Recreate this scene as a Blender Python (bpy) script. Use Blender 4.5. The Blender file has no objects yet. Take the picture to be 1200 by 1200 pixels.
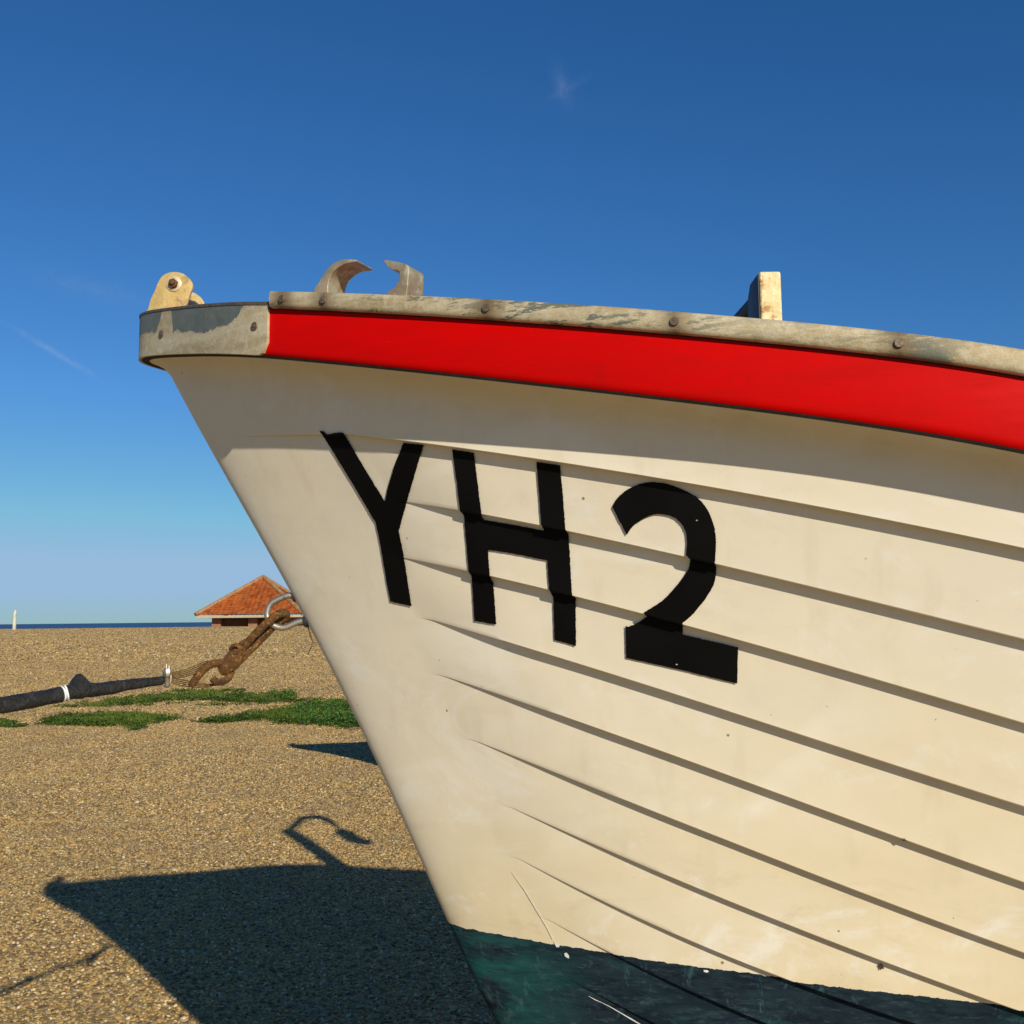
import bpy, bmesh, math, random
import numpy as np
from mathutils import Vector, Matrix
from mathutils.bvhtree import BVHTree
from mathutils.geometry import delaunay_2d_cdt
random.seed(4); rng = np.random.default_rng(7)
S = bpy.context.scene
COL = S.collection

# ------------------------------------------------------------ camera model (to place things where they stand)
TH = math.atan(125.2/1200); PH = -.0105; H = 1.3
Fv = np.array([0, math.cos(TH), math.sin(TH)]); Uv = np.array([0, -math.sin(TH), math.cos(TH)]); Rv = np.array([1., 0, 0])
XA = math.cos(PH)*Rv+math.sin(PH)*Uv; YA = -math.sin(PH)*Rv+math.cos(PH)*Uv
def ray(u, v):
    d = Fv+(u-600)/1200*XA+(600-v)/1200*YA
    return d/d[1]
def at(u, v, y): return np.array([0, 0, H])+ray(u, v)*y
def proj(p):
    q = np.array(p)-[0, 0, H]; f = q@Fv
    return np.array([600+1200*(q@XA)/f, 600-1200*(q@YA)/f])
YC = 1.65
L = np.array([-.975, 2.02, -1.])           # direction the sunlight travels
def smooth(t): t = np.clip(t, 0, 1); return t*t*(3-2*t)

# ------------------------------------------------------------ terrain
def zg(x, y):
    x = np.asarray(x, float); y = np.asarray(y, float)
    z = 1.065*smooth((y-10)/36.)
    z = z-5.2*smooth((y-47)/70.)
    z = z+.05*smooth((y-11)/8)*np.sin(x*.21+y*.33+1)*np.clip((45-y)/10, 0, 1)
    z = z+.012*np.sin(x*1.7+.6*y)*np.sin(y*1.3+.5)+.008*np.sin(x*3.9-1.1*y)
    return z
def gr(u, v):
    d = ray(u, v); y = 2.5
    for i in range(4000):
        if H+d[2]*y < zg(d[0]*y, y): break
        y += .015
    return np.array([d[0]*y, y, float(zg(d[0]*y, y))])

# ------------------------------------------------------------ mesh helpers
class MB:
    def __init__(s): s.v = []; s.f = []
    def add(s, vs, fs):
        o = len(s.v); s.v += [tuple(map(float, p)) for p in vs]; s.f += [tuple(i+o for i in f) for f in fs]; return o
    def box(s, lo, hi):
        (a, b, c), (d, e, f) = lo, hi
        s.add([(a,b,c),(d,b,c),(d,e,c),(a,e,c),(a,b,f),(d,b,f),(d,e,f),(a,e,f)],
              [(0,3,2,1),(4,5,6,7),(0,1,5,4),(1,2,6,5),(2,3,7,6),(3,0,4,7)])
    def tube(s, pts, r, n=12, sq=1.0, cap=True):
        pts = [np.array(p, float) for p in pts]; m = len(pts)
        if np.isscalar(r): r = [r]*m
        vs = []; up = None
        for i in range(m):
            t = pts[min(i+1, m-1)]-pts[max(i-1, 0)]; t = t/(np.linalg.norm(t)+1e-12)
            if up is None:
                a = np.array([0, 0, 1.]) if abs(t[2]) < .9 else np.array([0, 1., 0])
                up = a-t*(a@t)
            else: up = up-t*(up@t)
            up = up/np.linalg.norm(up); w = np.cross(t, up)
            for k in range(n):
                a = 2*math.pi*k/n
                vs.append(pts[i]+r[i]*(math.cos(a)*up+sq*math.sin(a)*w))
        fs = [(i*n+k, i*n+(k+1) % n, (i+1)*n+(k+1) % n, (i+1)*n+k) for i in range(m-1) for k in range(n)]
        if cap: fs += [tuple(range(n-1, -1, -1)), tuple((m-1)*n+k for k in range(n))]
        s.add(vs, fs)
    def prism(s, out, vec):
        n = len(out); vec = np.array(vec, float)
        s.add([np.array(p) for p in out]+[np.array(p)+vec for p in out],
              [tuple(range(n)), tuple(range(2*n-1, n-1, -1))]+[(i, i+n, (i+1) % n+n, (i+1) % n) for i in range(n)])
    def disc(s, c, ax, r, t, n=24, hole=0):
        ax = np.array(ax, float); ax /= np.linalg.norm(ax)
        a = np.cross(ax, [0, 0, 1.]); a = a/np.linalg.norm(a) if np.linalg.norm(a) > .1 else np.array([1., 0, 0])
        b = np.cross(ax, a); c = np.array(c, float)
        rings = [(hole, 0), (hole, t), (r*.9, t), (r, t*.7), (r, 0)]
        vs = [c+ax*h+q*(math.cos(2*math.pi*k/n)*a+math.sin(2*math.pi*k/n)*b) for q, h in rings for k in range(n)]
        m = len(rings)
        s.add(vs, [(i*n+k, (i+1)*n+k, (i+1)*n+(k+1) % n, i*n+(k+1) % n) for i in range(m-1) for k in range(n)])
    def build(s, name, mat, parent=None, bevel=0, angle=35, attr=None, off=None, smooth_=True, seg=2, merge=0):
        me = bpy.data.meshes.new(name)
        o = np.zeros(3) if off is None else np.array(off)
        me.from_pydata([tuple(np.array(p)-o) for p in s.v], [], s.f)
        if attr is not None:
            a = me.attributes.new('wear', 'FLOAT', 'POINT'); a.data.foreach_set('value', np.array(attr, dtype=np.float32))
        bm = bmesh.new(); bm.from_mesh(me)
        if merge: bmesh.ops.remove_doubles(bm, verts=bm.verts, dist=merge)
        bmesh.ops.recalc_face_normals(bm, faces=bm.faces)
        if bevel:
            es = [e for e in bm.edges if len(e.link_faces) == 2 and e.calc_face_angle(0) > math.radians(30)]
            bmesh.ops.bevel(bm, geom=es, offset=bevel, segments=seg, profile=.6, affect='EDGES')
        bm.to_mesh(me); bm.free()
        if smooth_:
            me.polygons.foreach_set('use_smooth', [True]*len(me.polygons)); me.set_sharp_from_angle(angle=math.radians(angle))
        me.materials.append(mat)
        ob = bpy.data.objects.new(name, me); COL.objects.link(ob)
        if parent: ob.parent = parent
        return ob
def tag(o, label=None, cat=None, group=None, kind=None):
    for k, v in (('label', label), ('category', cat), ('group', group), ('kind', kind)):
        if v: o[k] = v
    return o
def thing(name, loc, label, cat, group=None):
    o = bpy.data.objects.new(name, None); o.location = loc; o.empty_display_size = .1; COL.objects.link(o)
    return tag(o, label, cat, group)
def catmull(P, n=8):
    P = [np.array(p, float) for p in P]; P = [2*P[0]-P[1]]+P+[2*P[-1]-P[-2]]; out = []
    for i in range(1, len(P)-2):
        for k in range(n):
            t = k/n; a, b, c, d = P[i-1:i+3]
            out.append(.5*((2*b)+(-a+c)*t+(2*a-5*b+4*c-d)*t*t+(-a+3*b-3*c+d)*t**3))
    out.append(P[-2]); return out

# ------------------------------------------------------------ material helpers
class NT:
    def __init__(s, name):
        s.m = bpy.data.materials.new(name); s.m.use_nodes = True; s.t = s.m.node_tree
        s.b = s.t.nodes['Principled BSDF']; s.out = s.t.nodes['Material Output']
        s.tc = s.t.nodes.new('ShaderNodeTexCoord')
    def n(s, typ, **k):
        nd = s.t.nodes.new(typ)
        for a, b in k.items():
            if a in nd.inputs.keys() and not hasattr(nd, a): nd.inputs[a].default_value = b
            else: setattr(nd, a, b)
        return nd
    def l(s, a, b): s.t.links.new(a, b)
    def vec(s, scale=(1, 1, 1), src='Object', rot=(0, 0, 0), loc=(0, 0, 0)):
        m = s.n('ShaderNodeMapping'); m.inputs['Scale'].default_value = scale; m.inputs['Rotation'].default_value = rot; m.inputs['Location'].default_value = loc
        s.l(s.tc.outputs[src], m.inputs[0]); return m.outputs[0]
    def noise(s, scale, detail=4, rough=.55, v=None, dist=0):
        n = s.n('ShaderNodeTexNoise'); n.inputs['Scale'].default_value = scale; n.inputs['Detail'].default_value = detail
        n.inputs['Roughness'].default_value = rough; n.inputs['Distortion'].default_value = dist
        s.l(v if v is not None else s.tc.outputs['Object'], n.inputs['Vector']); return n.outputs['Fac']
    def ramp(s, fac, stops, interp='LINEAR'):
        r = s.n('ShaderNodeValToRGB'); r.color_ramp.interpolation = interp; e = r.color_ramp.elements
        while len(e) < len(stops): e.new(.5)
        for i, (p, c) in enumerate(stops):
            e[i].position = p; e[i].color = (c, c, c, 1) if np.isscalar(c) else (*c, 1)
        s.l(fac, r.inputs[0]); return r.outputs[0]
    def mix(s, fac, a, b, mode='MIX'):
        m = s.n('ShaderNodeMix', data_type='RGBA', blend_type=mode)
        for sock, val in ((m.inputs[0], fac), (m.inputs[6], a), (m.inputs[7], b)):
            if hasattr(val, 'node'): s.l(val, sock)
            elif np.isscalar(val): sock.default_value = val
            else: sock.default_value = (*val, 1)
        return m.outputs[2]
    def math(s, op, a, b=0., c=None, clamp=False):
        m = s.n('ShaderNodeMath', operation=op, use_clamp=clamp)
        for i, val in enumerate((a, b, c)):
            if val is None: continue
            if hasattr(val, 'node'): s.l(val, m.inputs[i])
            else: m.inputs[i].default_value = val
        return m.outputs[0]
    def xyz(s, v=None):
        m = s.n('ShaderNodeSeparateXYZ'); s.l(v if v is not None else s.tc.outputs['Object'], m.inputs[0]); return m.outputs
    def bump(s, h, strength=.3, dist=.002):
        b = s.n('ShaderNodeBump'); b.inputs['Strength'].default_value = strength; b.inputs['Distance'].default_value = dist
        s.l(h, b.inputs['Height']); s.l(b.outputs[0], s.b.inputs['Normal'])
    def fin(s, col=None, rough=.5, metal=0., spec=None):
        for k, val in (('Base Color', col), ('Roughness', rough), ('Metallic', metal), ('Specular IOR Level', spec)):
            if val is None: continue
            if hasattr(val, 'node'): s.l(val, s.b.inputs[k])
            elif np.isscalar(val): s.b.inputs[k].default_value = val
            else: s.b.inputs[k].default_value = (*val, 1)
        return s.m

# ------------------------------------------------------------ hull surface
stem_px = [(196,431),(212,465),(221.5,480),(239.5,512),(261.6,551),(294,610),(328,670),(349,708),(360,734),(380,766),(400,808),(422,856),
           (437.5,880),(472,955),(500,1025),(527.5,1085),(550,1140),(575,1185)]
sp = np.array([at(u, v, YC) for u, v in stem_px])
extra = np.array([(.14, .545), (.30, .475), (.55, .45)])
_z = np.concatenate([sp[:, 2], extra[:, 1]]); _x = np.concatenate([sp[:, 0], extra[:, 0]])
o_ = np.argsort(_z); _z = _z[o_]; _x = _x[o_]
_pf = np.polyfit(sp[:, 2], sp[:, 0], 4)
ztop = sp[:, 2].max(); zlow = sp[:, 2].min()
mtop = np.polyval(np.polyder(_pf), ztop)
def xst(z):
    z = np.asarray(z, float)
    mid = np.polyval(_pf, np.clip(z, zlow, ztop))+np.maximum(z-ztop, 0)*mtop
    m0 = np.polyval(np.polyder(_pf), zlow); dz = np.maximum(zlow-z, 0)
    return mid-m0*dz+dz**2.2*7.0*(1 if True else 0)
Q0, Q1 = .45, 1.75
def hullB(s, z):
    q = np.clip((z-Q0)/(Q1-Q0), 0, 1.12)
    e = .30+.60*q**1.25
    Bm = np.maximum(.97*np.clip(1-(1-np.minimum(q, 1))**3, 0, 1)**.8, .03)
    r = .016/e**2
    ss = np.sqrt(np.maximum((s+r)**2-r*r, 0))
    return Bm*(1-np.exp(-e*ss/Bm))*(1-.25*smooth((s-2.8)/2.6))
def cast(u, v, off=0.):
    d = ray(u, v); lo, hi = .3, YC+.02
    def g(y):
        x, z = d[0]*y, H+d[2]*y; s = x-float(xst(z))
        b = hullB(s, z) if s > 0 else (-.05+s)
        return y-(YC-b-off*1.18)
    for _ in range(60):
        m = .5*(lo+hi)
        if g(m) > 0: hi = m
        else: lo = m
    y = .5*(lo+hi); x, z = d[0]*y, H+d[2]*y
    return x-float(xst(z)), z, np.array([x, y, z])
OH = .055
T0 = .013
def OHf(s): return .033+.035*smooth(np.abs(s)/.25)-.012*smooth((np.abs(s)-.4)/.5)+(OH-.056)
def TZ(s): return .85+.15*smooth(np.abs(s)/.80)+.07*smooth((np.abs(s)-.7)/.4)
class Curve:
    def __init__(c, px, off, deg=3, tail=.8, head=.5):
        pts = [cast(u, v, off if np.isscalar(off) else off[i]) for i, (u, v) in enumerate(px)]
        s = np.array([p[0] for p in pts]); z = np.array([p[1] for p in pts])
        c.s0, c.s1 = max(s.min(), 0), s.max(); c.p = np.polyfit(s, z, deg); c.dp = np.polyder(c.p); c.tail = tail; c.head = head
        c.err = np.abs(np.polyval(c.p, s)-z).max()
    def __call__(c, s):
        s = np.asarray(s, float); m = np.clip(s, c.s0, c.s1)
        z = np.polyval(c.p, m)
        z = z+np.polyval(c.dp, c.s0)*c.head*np.minimum(s-c.s0, 0)
        t = np.maximum(s-c.s1, 0)
        return z+np.polyval(c.dp, c.s1)*c.tail*(1-np.exp(-t/c.tail))
band_px = [(200,416),(256,415.5),(298,416),(330,417),(366,421),(400,425),(450,431),(520,438),(640,449.5),(751,462),(820,471),(900,479.5),(1000,494),(1100,510),(1200,527.5)]
laps_px = [
 [(405,507),(473,518),(560,528),(600,532),(667,542),(733,555),(798,565),(900,582.5),(1000,602),(1100,622),(1200,642.5)],
 [(478,587.5),(540,597.5),(600,609),(663,622),(733,637),(798,652),(900,674),(1000,700),(1100,725),(1200,749)],
 [(477,653),(550,670),(600,682),(675,698),(750,717),(800,731),(900,761),(1000,788.5),(1100,817.5),(1200,847.5)],
 [(507,726),(533,733),(573,747),(600,755),(633,763),(700,783),(798,815),(900,848),(1000,882),(1100,913),(1200,945)],
 [(520,792),(557,805),(600,819),(667,842),(733,864),(800,888),(900,925),(1000,963),(1100,998),(1200,1034)],
 [(558,869),(597,885),(680,917.5),(700,924),(800,964),(900,1003),(1000,1041),(1100,1082),(1200,1116)],
 [(600,948),(680,983),(700,992),(800,1033),(900,1074),(1000,1113.5),(1100,1151),(1175,1178)],
 [(610,1010),(667,1037.5),(733,1069),(800,1097),(900,1142),(1000,1175)],
 [(643,1080),(692,1107),(733,1127),(800,1157),(883,1194)],
 [(667,1150),(700,1168),(750,1192)]]
SH = Curve(band_px, [.044, .048, .053]+[OH]*(len(band_px)-3), 4, tail=.9, head=0)
# the traced edge is the outer one: refit against the station it is swept from
_off = np.array([.044, .048, .053]+[OH]*(len(band_px)-3)); _P = [cast(u, v, _off[i])[2] for i, (u, v) in enumerate(band_px)]
for _ in range(4):
    q_ = np.linspace(0, 1.3, 900); z_ = SH(q_); x_ = xst(z_)+q_; b_ = hullB(q_, z_); tx_ = np.gradient(x_, q_); ty_ = np.gradient(b_, q_); n_ = np.hypot(tx_, ty_)
    ox, ob_ = x_-ty_/n_*OHf(q_), b_+tx_/n_*OHf(q_)
    sp_, zp_ = [], []
    for (u, v) in band_px:
        pr = [proj((ox[j], YC-ob_[j], z_[j]))[0] for j in range(0, 900, 3)]; j = 3*int(np.argmin(np.abs(np.array(pr)-u)))
        d_ = ray(u, v); yy = YC-ob_[j]; sp_.append(q_[j]); zp_.append(H+d_[2]*yy+.0035)
    sp_.append(0.); zp_.append(H+ray(167, 423)[2]*YC+.002)
    SH.s0, SH.s1 = max(min(sp_), 0), max(sp_); SH.p = np.polyfit(sp_, zp_, 5); SH.dp = np.polyder(SH.p)
print('sheer refit', np.round(sp_, 3), np.round(np.polyval(SH.p, sp_)-zp_, 4))
LAPS = [Curve(p, T0*.8, 3 if len(p) > 6 else 2 if len(p) > 3 else 1, tail=.7) for p in laps_px]
for i, c in enumerate(LAPS): print('lap', i, 's', round(c.s0, 3), round(c.s1, 3), 'z', np.round(c([0, c.s0, c.s1, 2.5, 5]), 3), 'err', round(c.err, 4))
print('sheer', SH.s0, SH.s1, SH([0, .3, .7, 1.1, 5]), SH.err)
BP = [cast(u, v, OH)[2] for u, v in band_px]; print('gunwale depths', [round(p[1], 2) for p in BP])
WL = [cast(u, v, .004)[2] for u, v in [(530,1086),(600,1096),(650,1105),(720,1119),(800,1131),(890,1143),(945,1158),(1000,1160),(1100,1166),(1200,1180)]]
WA = np.polyfit([p[0] for p in WL], [p[2] for p in WL], 1); print('waterline', WA, [np.round(p, 3) for p in WL])

SS = np.concatenate([[0, .0004, .0015, .0035, .0065, .0105, .016, .022], np.arange(.028, .30, .006), np.arange(.304, 1.45, .011), np.arange(1.45, 5.25, .09)])
SE = 5.2
def lap_off(k, s):
    c = LAPS[k]; start = max(c.s0-.02, 0) if k else .06
    w = [.35, .15, .15, .16, .24, .26, .28, .28, .28, .25][k]
    return T0*smooth((s-start)/w)**.65*(1-.3*smooth((s-2)/3))*[1.1, 1.05, 1, 1.05, 1, .95, .9, .85, .8, .8][k]
def row(zf, off):
    z = zf(SS); off = off(SS) if callable(off) else np.full(len(SS), float(off))
    x = xst(z)+SS; b = hullB(SS, z)
    tx = np.gradient(x, SS); ty = np.gradient(b, SS)
    n = np.hypot(tx, ty); nx, ny = -ty/n, tx/n
    nx[0], ny[0] = -1, 0
    return np.stack([x+nx*off, b+ny*off, z], 1)         # b: half-breadth
E0 = np.array([-.62, YC, 0.])
def both(row_): 
    port = row_*[1, -1, 1]+[0, YC, 0]; star = row_*[1, 1, 1]+[0, YC, 0]
    port[0, 1] = YC if abs(row_[0, 1]) < 1e-6 else port[0, 1]
    return port, star
rows = []                                              # list of strips; each strip a list of rows
top = lambda s: SH(s)
FR = [.90, .79, .69, .59, .49, .39, .30, .215, .14, .07]
def lapz(c, k):
    def f(s):
        z0 = c(s); zf = .455+FR[k]*(SH(s)-.455); w = smooth((np.asarray(s)-max(c.s1, .6))/(.9))
        return z0*(1-w)+zf*w
    return f
lapf = [lapz(c, k) for k, c in enumerate(LAPS)]
keelf = lambda s: np.full_like(np.asarray(s, float), .455)
edges = [lambda s: SH(s)-.028]+lapf+[keelf]
def chk():
    for a, b in zip(edges[:-1], edges[1:]):
        d = a(SS)-b(SS)
        if d.min() < .01: print('ROWS TOO CLOSE', edges.index(a), d.min(), SS[d.argmin()])
chk()
strips = []
strips.append([row(lambda s: SH(s)+.06, -.01), row(lambda s: SH(s)+.003, lambda s: OHf(s)-.006), row(lambda s: SH(s)-.0005, lambda s: OHf(s)-.005), row(lambda s: SH(s)-.002, .03), row(lambda s: SH(s)-.006, .018), row(lambda s: SH(s)-.014, .006), row(lambda s: SH(s)-.028, 0)])
for k in range(len(edges)-1):
    a, b = edges[k], edges[k+1]; offf = (lambda s, k=k: lap_off(k, s)) if k < 10 else (lambda s: 0*s)
    st = []
    for t, w in ((0, 0), (.2, .2), (.4, .4), (.6, .6), (.8, .8), (.93, .93), (.985, 1.), (1, .93), (1, 0)):
        uc = (lambda s, q=(k-1 if t == 0 else k): (lap_off(q, s)*.40 if 0 <= q < 10 else 0*s)) if (w == 0) else (lambda s: 0*s)
        if t == 0 and k > 0: uc = lambda s, q=k-1: lap_off(q, s)*.40
        elif t == 0: uc = lambda s: 0*s
        st.append(row(lambda s, t=t, uc=uc: a(s)*(1-t)+b(s)*t+uc(s), lambda s, w=w: w*offf(s)))
    strips.append(st)

# ------------------------------------------------------------ materials
def m_hull():
    t = NT('cream_painted_hull'); X, Y, Z = t.xyz()
    big = t.noise(2.3, 5, .6); fine = t.noise(14, 6, .65); vf = t.noise(160, 3)
    col = t.mix(t.ramp(big, [(.38, 0.), (.62, 1.)]), (.79, .70, .52), (.755, .685, .535))
    # yellow ageing towards the waterline
    st = t.math('MULTIPLY_ADD', Z, -1.5, 1.95, clamp=True)
    st = t.math('MULTIPLY', st, t.ramp(t.noise(3.2, 5, .6, v=t.vec((1, 1, 2.2))), [(.3, .25), (.68, 1.)]))
    col = t.mix(t.math('MULTIPLY', st, .95), col, (.60, .47, .235))
    col = t.mix(t.math('MULTIPLY', t.ramp(fine, [(.5, 0.), (.75, 1.)]), .14), col, (.50, .42, .27))
    # wiping marks, pale rings and faint drips
    wv = t.n('ShaderNodeTexWave', wave_type='RINGS'); t.l(t.vec((1.1, 1, 1.6), loc=(-1.5, 0, -1.9)), wv.inputs[0])
    wv.inputs['Scale'].default_value = 1.3; wv.inputs['Distortion'].default_value = 9; wv.inputs['Detail'].default_value = 3; wv.inputs['Detail Scale'].default_value = 1.2
    rm = t.math('MULTIPLY', t.ramp(wv.outputs['Fac'], [(.9, 0.), (1., 1.)]), t.ramp(t.noise(2.1, 2, .5, v=t.vec(loc=(3, 1, 2))), [(.5, 0.), (.62, 1.)]))
    col = t.mix(t.math('MULTIPLY', rm, .45), col, (.86, .80, .66))
    dr = t.noise(9, 4, .6, v=t.vec((2.2, 2.2, .12), rot=(0, .12, 0)))
    col = t.mix(t.math('MULTIPLY', t.ramp(dr, [(.58, 0.), (.75, 1.)]), .18), col, (.42, .34, .2))
    sm_ = t.math('MULTIPLY', t.ramp(t.noise(4.5, 6, .7, v=t.vec((1, 1, 1.3), loc=(9, 3, 4)), dist=1.5), [(.54, 0.), (.66, 1.)]), t.ramp(Z, [(1.0, .55), (1.5, .12)]))
    col = t.mix(sm_, col, (.80, .77, .68))
    sm2 = t.math('MULTIPLY', t.ramp(t.noise(5.5, 6, .75, v=t.vec((1, 1, 2), loc=(2, 8, 1)), dist=1.0), [(.55, 0.), (.7, 1.)]), t.ramp(Z, [(.95, .5), (1.5, .15)]))
    col = t.mix(sm2, col, (.56, .43, .27))
    # dirt specks
    vo = t.n('ShaderNodeTexVoronoi'); vo.inputs['Scale'].default_value = 21; t.l(t.tc.outputs['Object'], vo.inputs['Vector'])
    cs = t.n('ShaderNodeSeparateColor'); t.l(vo.outputs['Color'], cs.inputs[0])
    thr = t.math('MULTIPLY', t.ramp(cs.outputs[0], [(.55, 0.), (1., 1.)]), .05)
    spk = t.math('LESS_THAN', vo.outputs['Distance'], thr)
    col = t.mix(t.math('MULTIPLY', spk, .75), col, (.10, .07, .04))
    # antifouling paint below the waterline
    vo2 = t.n('ShaderNodeTexVoronoi'); vo2.inputs['Scale'].default_value = 75; t.l(t.vec(loc=(2, 3, 1)), vo2.inputs['Vector'])
    cs2 = t.n('ShaderNodeSeparateColor'); t.l(vo2.outputs['Color'], cs2.inputs[0])
    spk2 = t.math('LESS_THAN', vo2.outputs['Distance'], t.math('MULTIPLY', t.ramp(cs2.outputs[0], [(.90, 0.), (1., 1.)]), .11))
    col = t.mix(t.math('MULTIPLY', spk2, t.ramp(big, [(.4, .15), (.6, .6)])), col, (.20, .15, .09))
    wl = t.math('SUBTRACT', Z, t.math('MULTIPLY_ADD', X, float(WA[0]), float(WA[1]+WA[0]*E0[0])))
    wl = t.math('ADD', wl, t.math('MULTIPLY_ADD', t.noise(60, 4, .7), .008, -.004))
    under = t.math('LESS_THAN', wl, 0)
    sv = t.vec((.8, 1, 3.6), rot=(0, .12, 0))
    n1 = t.noise(5, 7, .72, v=sv, dist=.7); n2 = t.noise(16, 7, .75, v=sv, dist=1.0)
    tealm = t.math('MULTIPLY', t.ramp(X, [(.53, 1.), (.74, .06)]), t.ramp(n1, [(.42, .0), (.62, .95)]), clamp=True)
    af = t.mix(t.ramp(n2, [(.40, 0.), (.72, .75)]), (.006, .010, .019), (.024, .042, .048))
    af = t.mix(tealm, af, (.012, .105, .088))
    af = t.mix(t.ramp(t.noise(7, 5, .7, v=t.vec((1, 1, 2.5), loc=(4, 2, 1)), dist=.5), [(.56, 0.), (.74, .6)]), af, (.014, .075, .066))
    af = t.mix(t.ramp(t.noise(45, 5, .8, v=sv), [(.54, 0.), (.74, .55)]), af, (.07, .12, .125))
    af = t.mix(t.ramp(t.noise(22, 6, .8, v=t.vec((1, 1, .5), rot=(0, .5, 0), loc=(1, 4, 2)), dist=.6), [(.57, 0.), (.68, .6)]), af, (.07, .14, .145))
    col = t.mix(under, col, af)
    ro = t.ramp(fine, [(.3, .34), (.7, .52)])
    ro = t.mix(under, ro, (.9, .9, .9))
    bh = t.math('ADD', t.math('MULTIPLY', t.noise(5, 3), 1.2), t.math('MULTIPLY', vf, .05))
    t.bump(bh, .28, .006)
    return t.fin(col, ro, 0, t.math('MULTIPLY_ADD', under, -.28, .38))
def m_red():
    t = NT('red_gloss_paint'); n = t.noise(6, 6, .7, v=t.vec((1, 1, 5))); f = t.noise(70, 4, .7)
    col = t.mix(t.ramp(n, [(.35, 0.), (.7, 1.)]), (.53, .0012, .0006), (.43, .0018, .0010))
    vo = t.n('ShaderNodeTexVoronoi'); vo.inputs['Scale'].default_value = 30; t.l(t.tc.outputs['Object'], vo.inputs['Vector'])
    cs = t.n('ShaderNodeSeparateColor'); t.l(vo.outputs['Color'], cs.inputs[0])
    spk = t.math('LESS_THAN', vo.outputs['Distance'], t.math('MULTIPLY', t.ramp(cs.outputs[0], [(.86, 0.), (1., 1.)]), .05))
    col = t.mix(t.math('MULTIPLY', spk, .5), col, (.75, .45, .35))
    col = t.mix(t.math('MULTIPLY', t.ramp(t.noise(18, 5, .7, v=t.vec(loc=(5, 2, 2))), [(.62, 0.), (.75, 1.)]), .35), col, (.25, .004, .004))
    sc = t.noise(30, 6, .8, v=t.vec((.25, .25, 4)))
    col = t.mix(t.math('MULTIPLY', t.ramp(sc, [(.64, 0.), (.72, 1.)]), t.ramp(t.noise(3, 3, .5, v=t.vec(loc=(1, 1, 6))), [(.45, 0.), (.6, .35)])), col, (.60, .05, .035))
    t.bump(t.math('ADD', t.noise(9, 3), t.math('MULTIPLY', sc, .35)), .3, .003)
    return t.fin(col, t.ramp(n, [(.3, .42), (.7, .6)]), 0, .05)
def m_strip(name='weathered_metal_strip', wear=False):
    t = NT(name)
    n = t.noise(9, 6, .7, v=t.vec((.5, .5, 3))); f = t.noise(90, 6, .8); m2 = t.noise(26, 6, .75, v=t.vec((.45, .45, 2.2)))
    col = t.mix(t.ramp(n, [(.35, 0.), (.65, 1.)]), (.54, .46, .29), (.33, .245, .115))
    col = t.mix(t.ramp(f, [(.45, 0.), (.7, .6)]), col, (.62, .59, .47))
    if wear:
        at_ = t.n('ShaderNodeAttribute', attribute_name='wear')
        w = t.math('ADD', at_.outputs['Fac'], t.math('MULTIPLY_ADD', t.noise(55, 7, .75), .5, -.25))
        base = t.mix(t.ramp(t.noise(20, 5, .7), [(.35, 0.), (.7, 1.)]), (.105, .125, .112), (.165, .185, .16))
        base = t.mix(t.ramp(t.noise(60, 4, .8, v=t.vec((1, 1, .2))), [(.6, 0.), (.8, .35)]), base, (.34, .34, .27))
        col = t.mix(t.ramp(w, [(.49, 0.), (.53, 1.)]), col, base)
    else:
        at_ = t.n('ShaderNodeAttribute', attribute_name='wear')
        # wear = 1 beside a screw head (rust-brown bleed), height kept in the noise
        col = t.mix(t.math('MULTIPLY', t.ramp(m2, [(.515, 0.), (.55, 1.)]), t.ramp(t.noise(4, 3), [(.38, 0.), (.48, 1.)])), col, (.14, .145, .105))
        w = t.math('MULTIPLY', at_.outputs['Fac'], t.math('MULTIPLY_ADD', t.noise(50, 4, .7), 1.0, .45), clamp=True)
        col = t.mix(w, col, (.15, .10, .05))
    rr = t.noise(13, 6, .8, v=t.vec((.8, .8, 1.5), loc=(7, 1, 3)))
    col = t.mix(t.ramp(rr, [(.56, 0.), (.70, .7)]), col, (.33, .22, .08))
    t.bump(t.math('ADD', f, t.math('MULTIPLY', m2, .8)), .55, .0016)
    return t.fin(col, t.ramp(f, [(.3, .5), (.7, .75)]), .15, .4)
def m_simple(name, c1, c2, scale=20, rough=.6, metal=0., bump=.4, bd=.002, rust=None, c3=None, spec=.4, det=6):
    t = NT(name); n = t.noise(scale, det, .7)
    col = t.mix(t.ramp(n, [(.36, 0.), (.66, 1.)]), c1, c2)
    if c3: col = t.mix(t.ramp(t.noise(scale*2.7, det, .75, v=t.vec(loc=(3, 5, 1))), [(.52, 0.), (.62, 1.)]), col, c3)
    if rust: col = t.mix(t.ramp(t.noise(scale*.8, det, .75, v=t.vec(loc=(8, 2, 4))), [(.54, 0.), (.62, .85)]), col, rust)
    t.bump(t.noise(scale*3.3, det, .75), bump, bd)
    return t.fin(col, rough, metal, spec)
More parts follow.
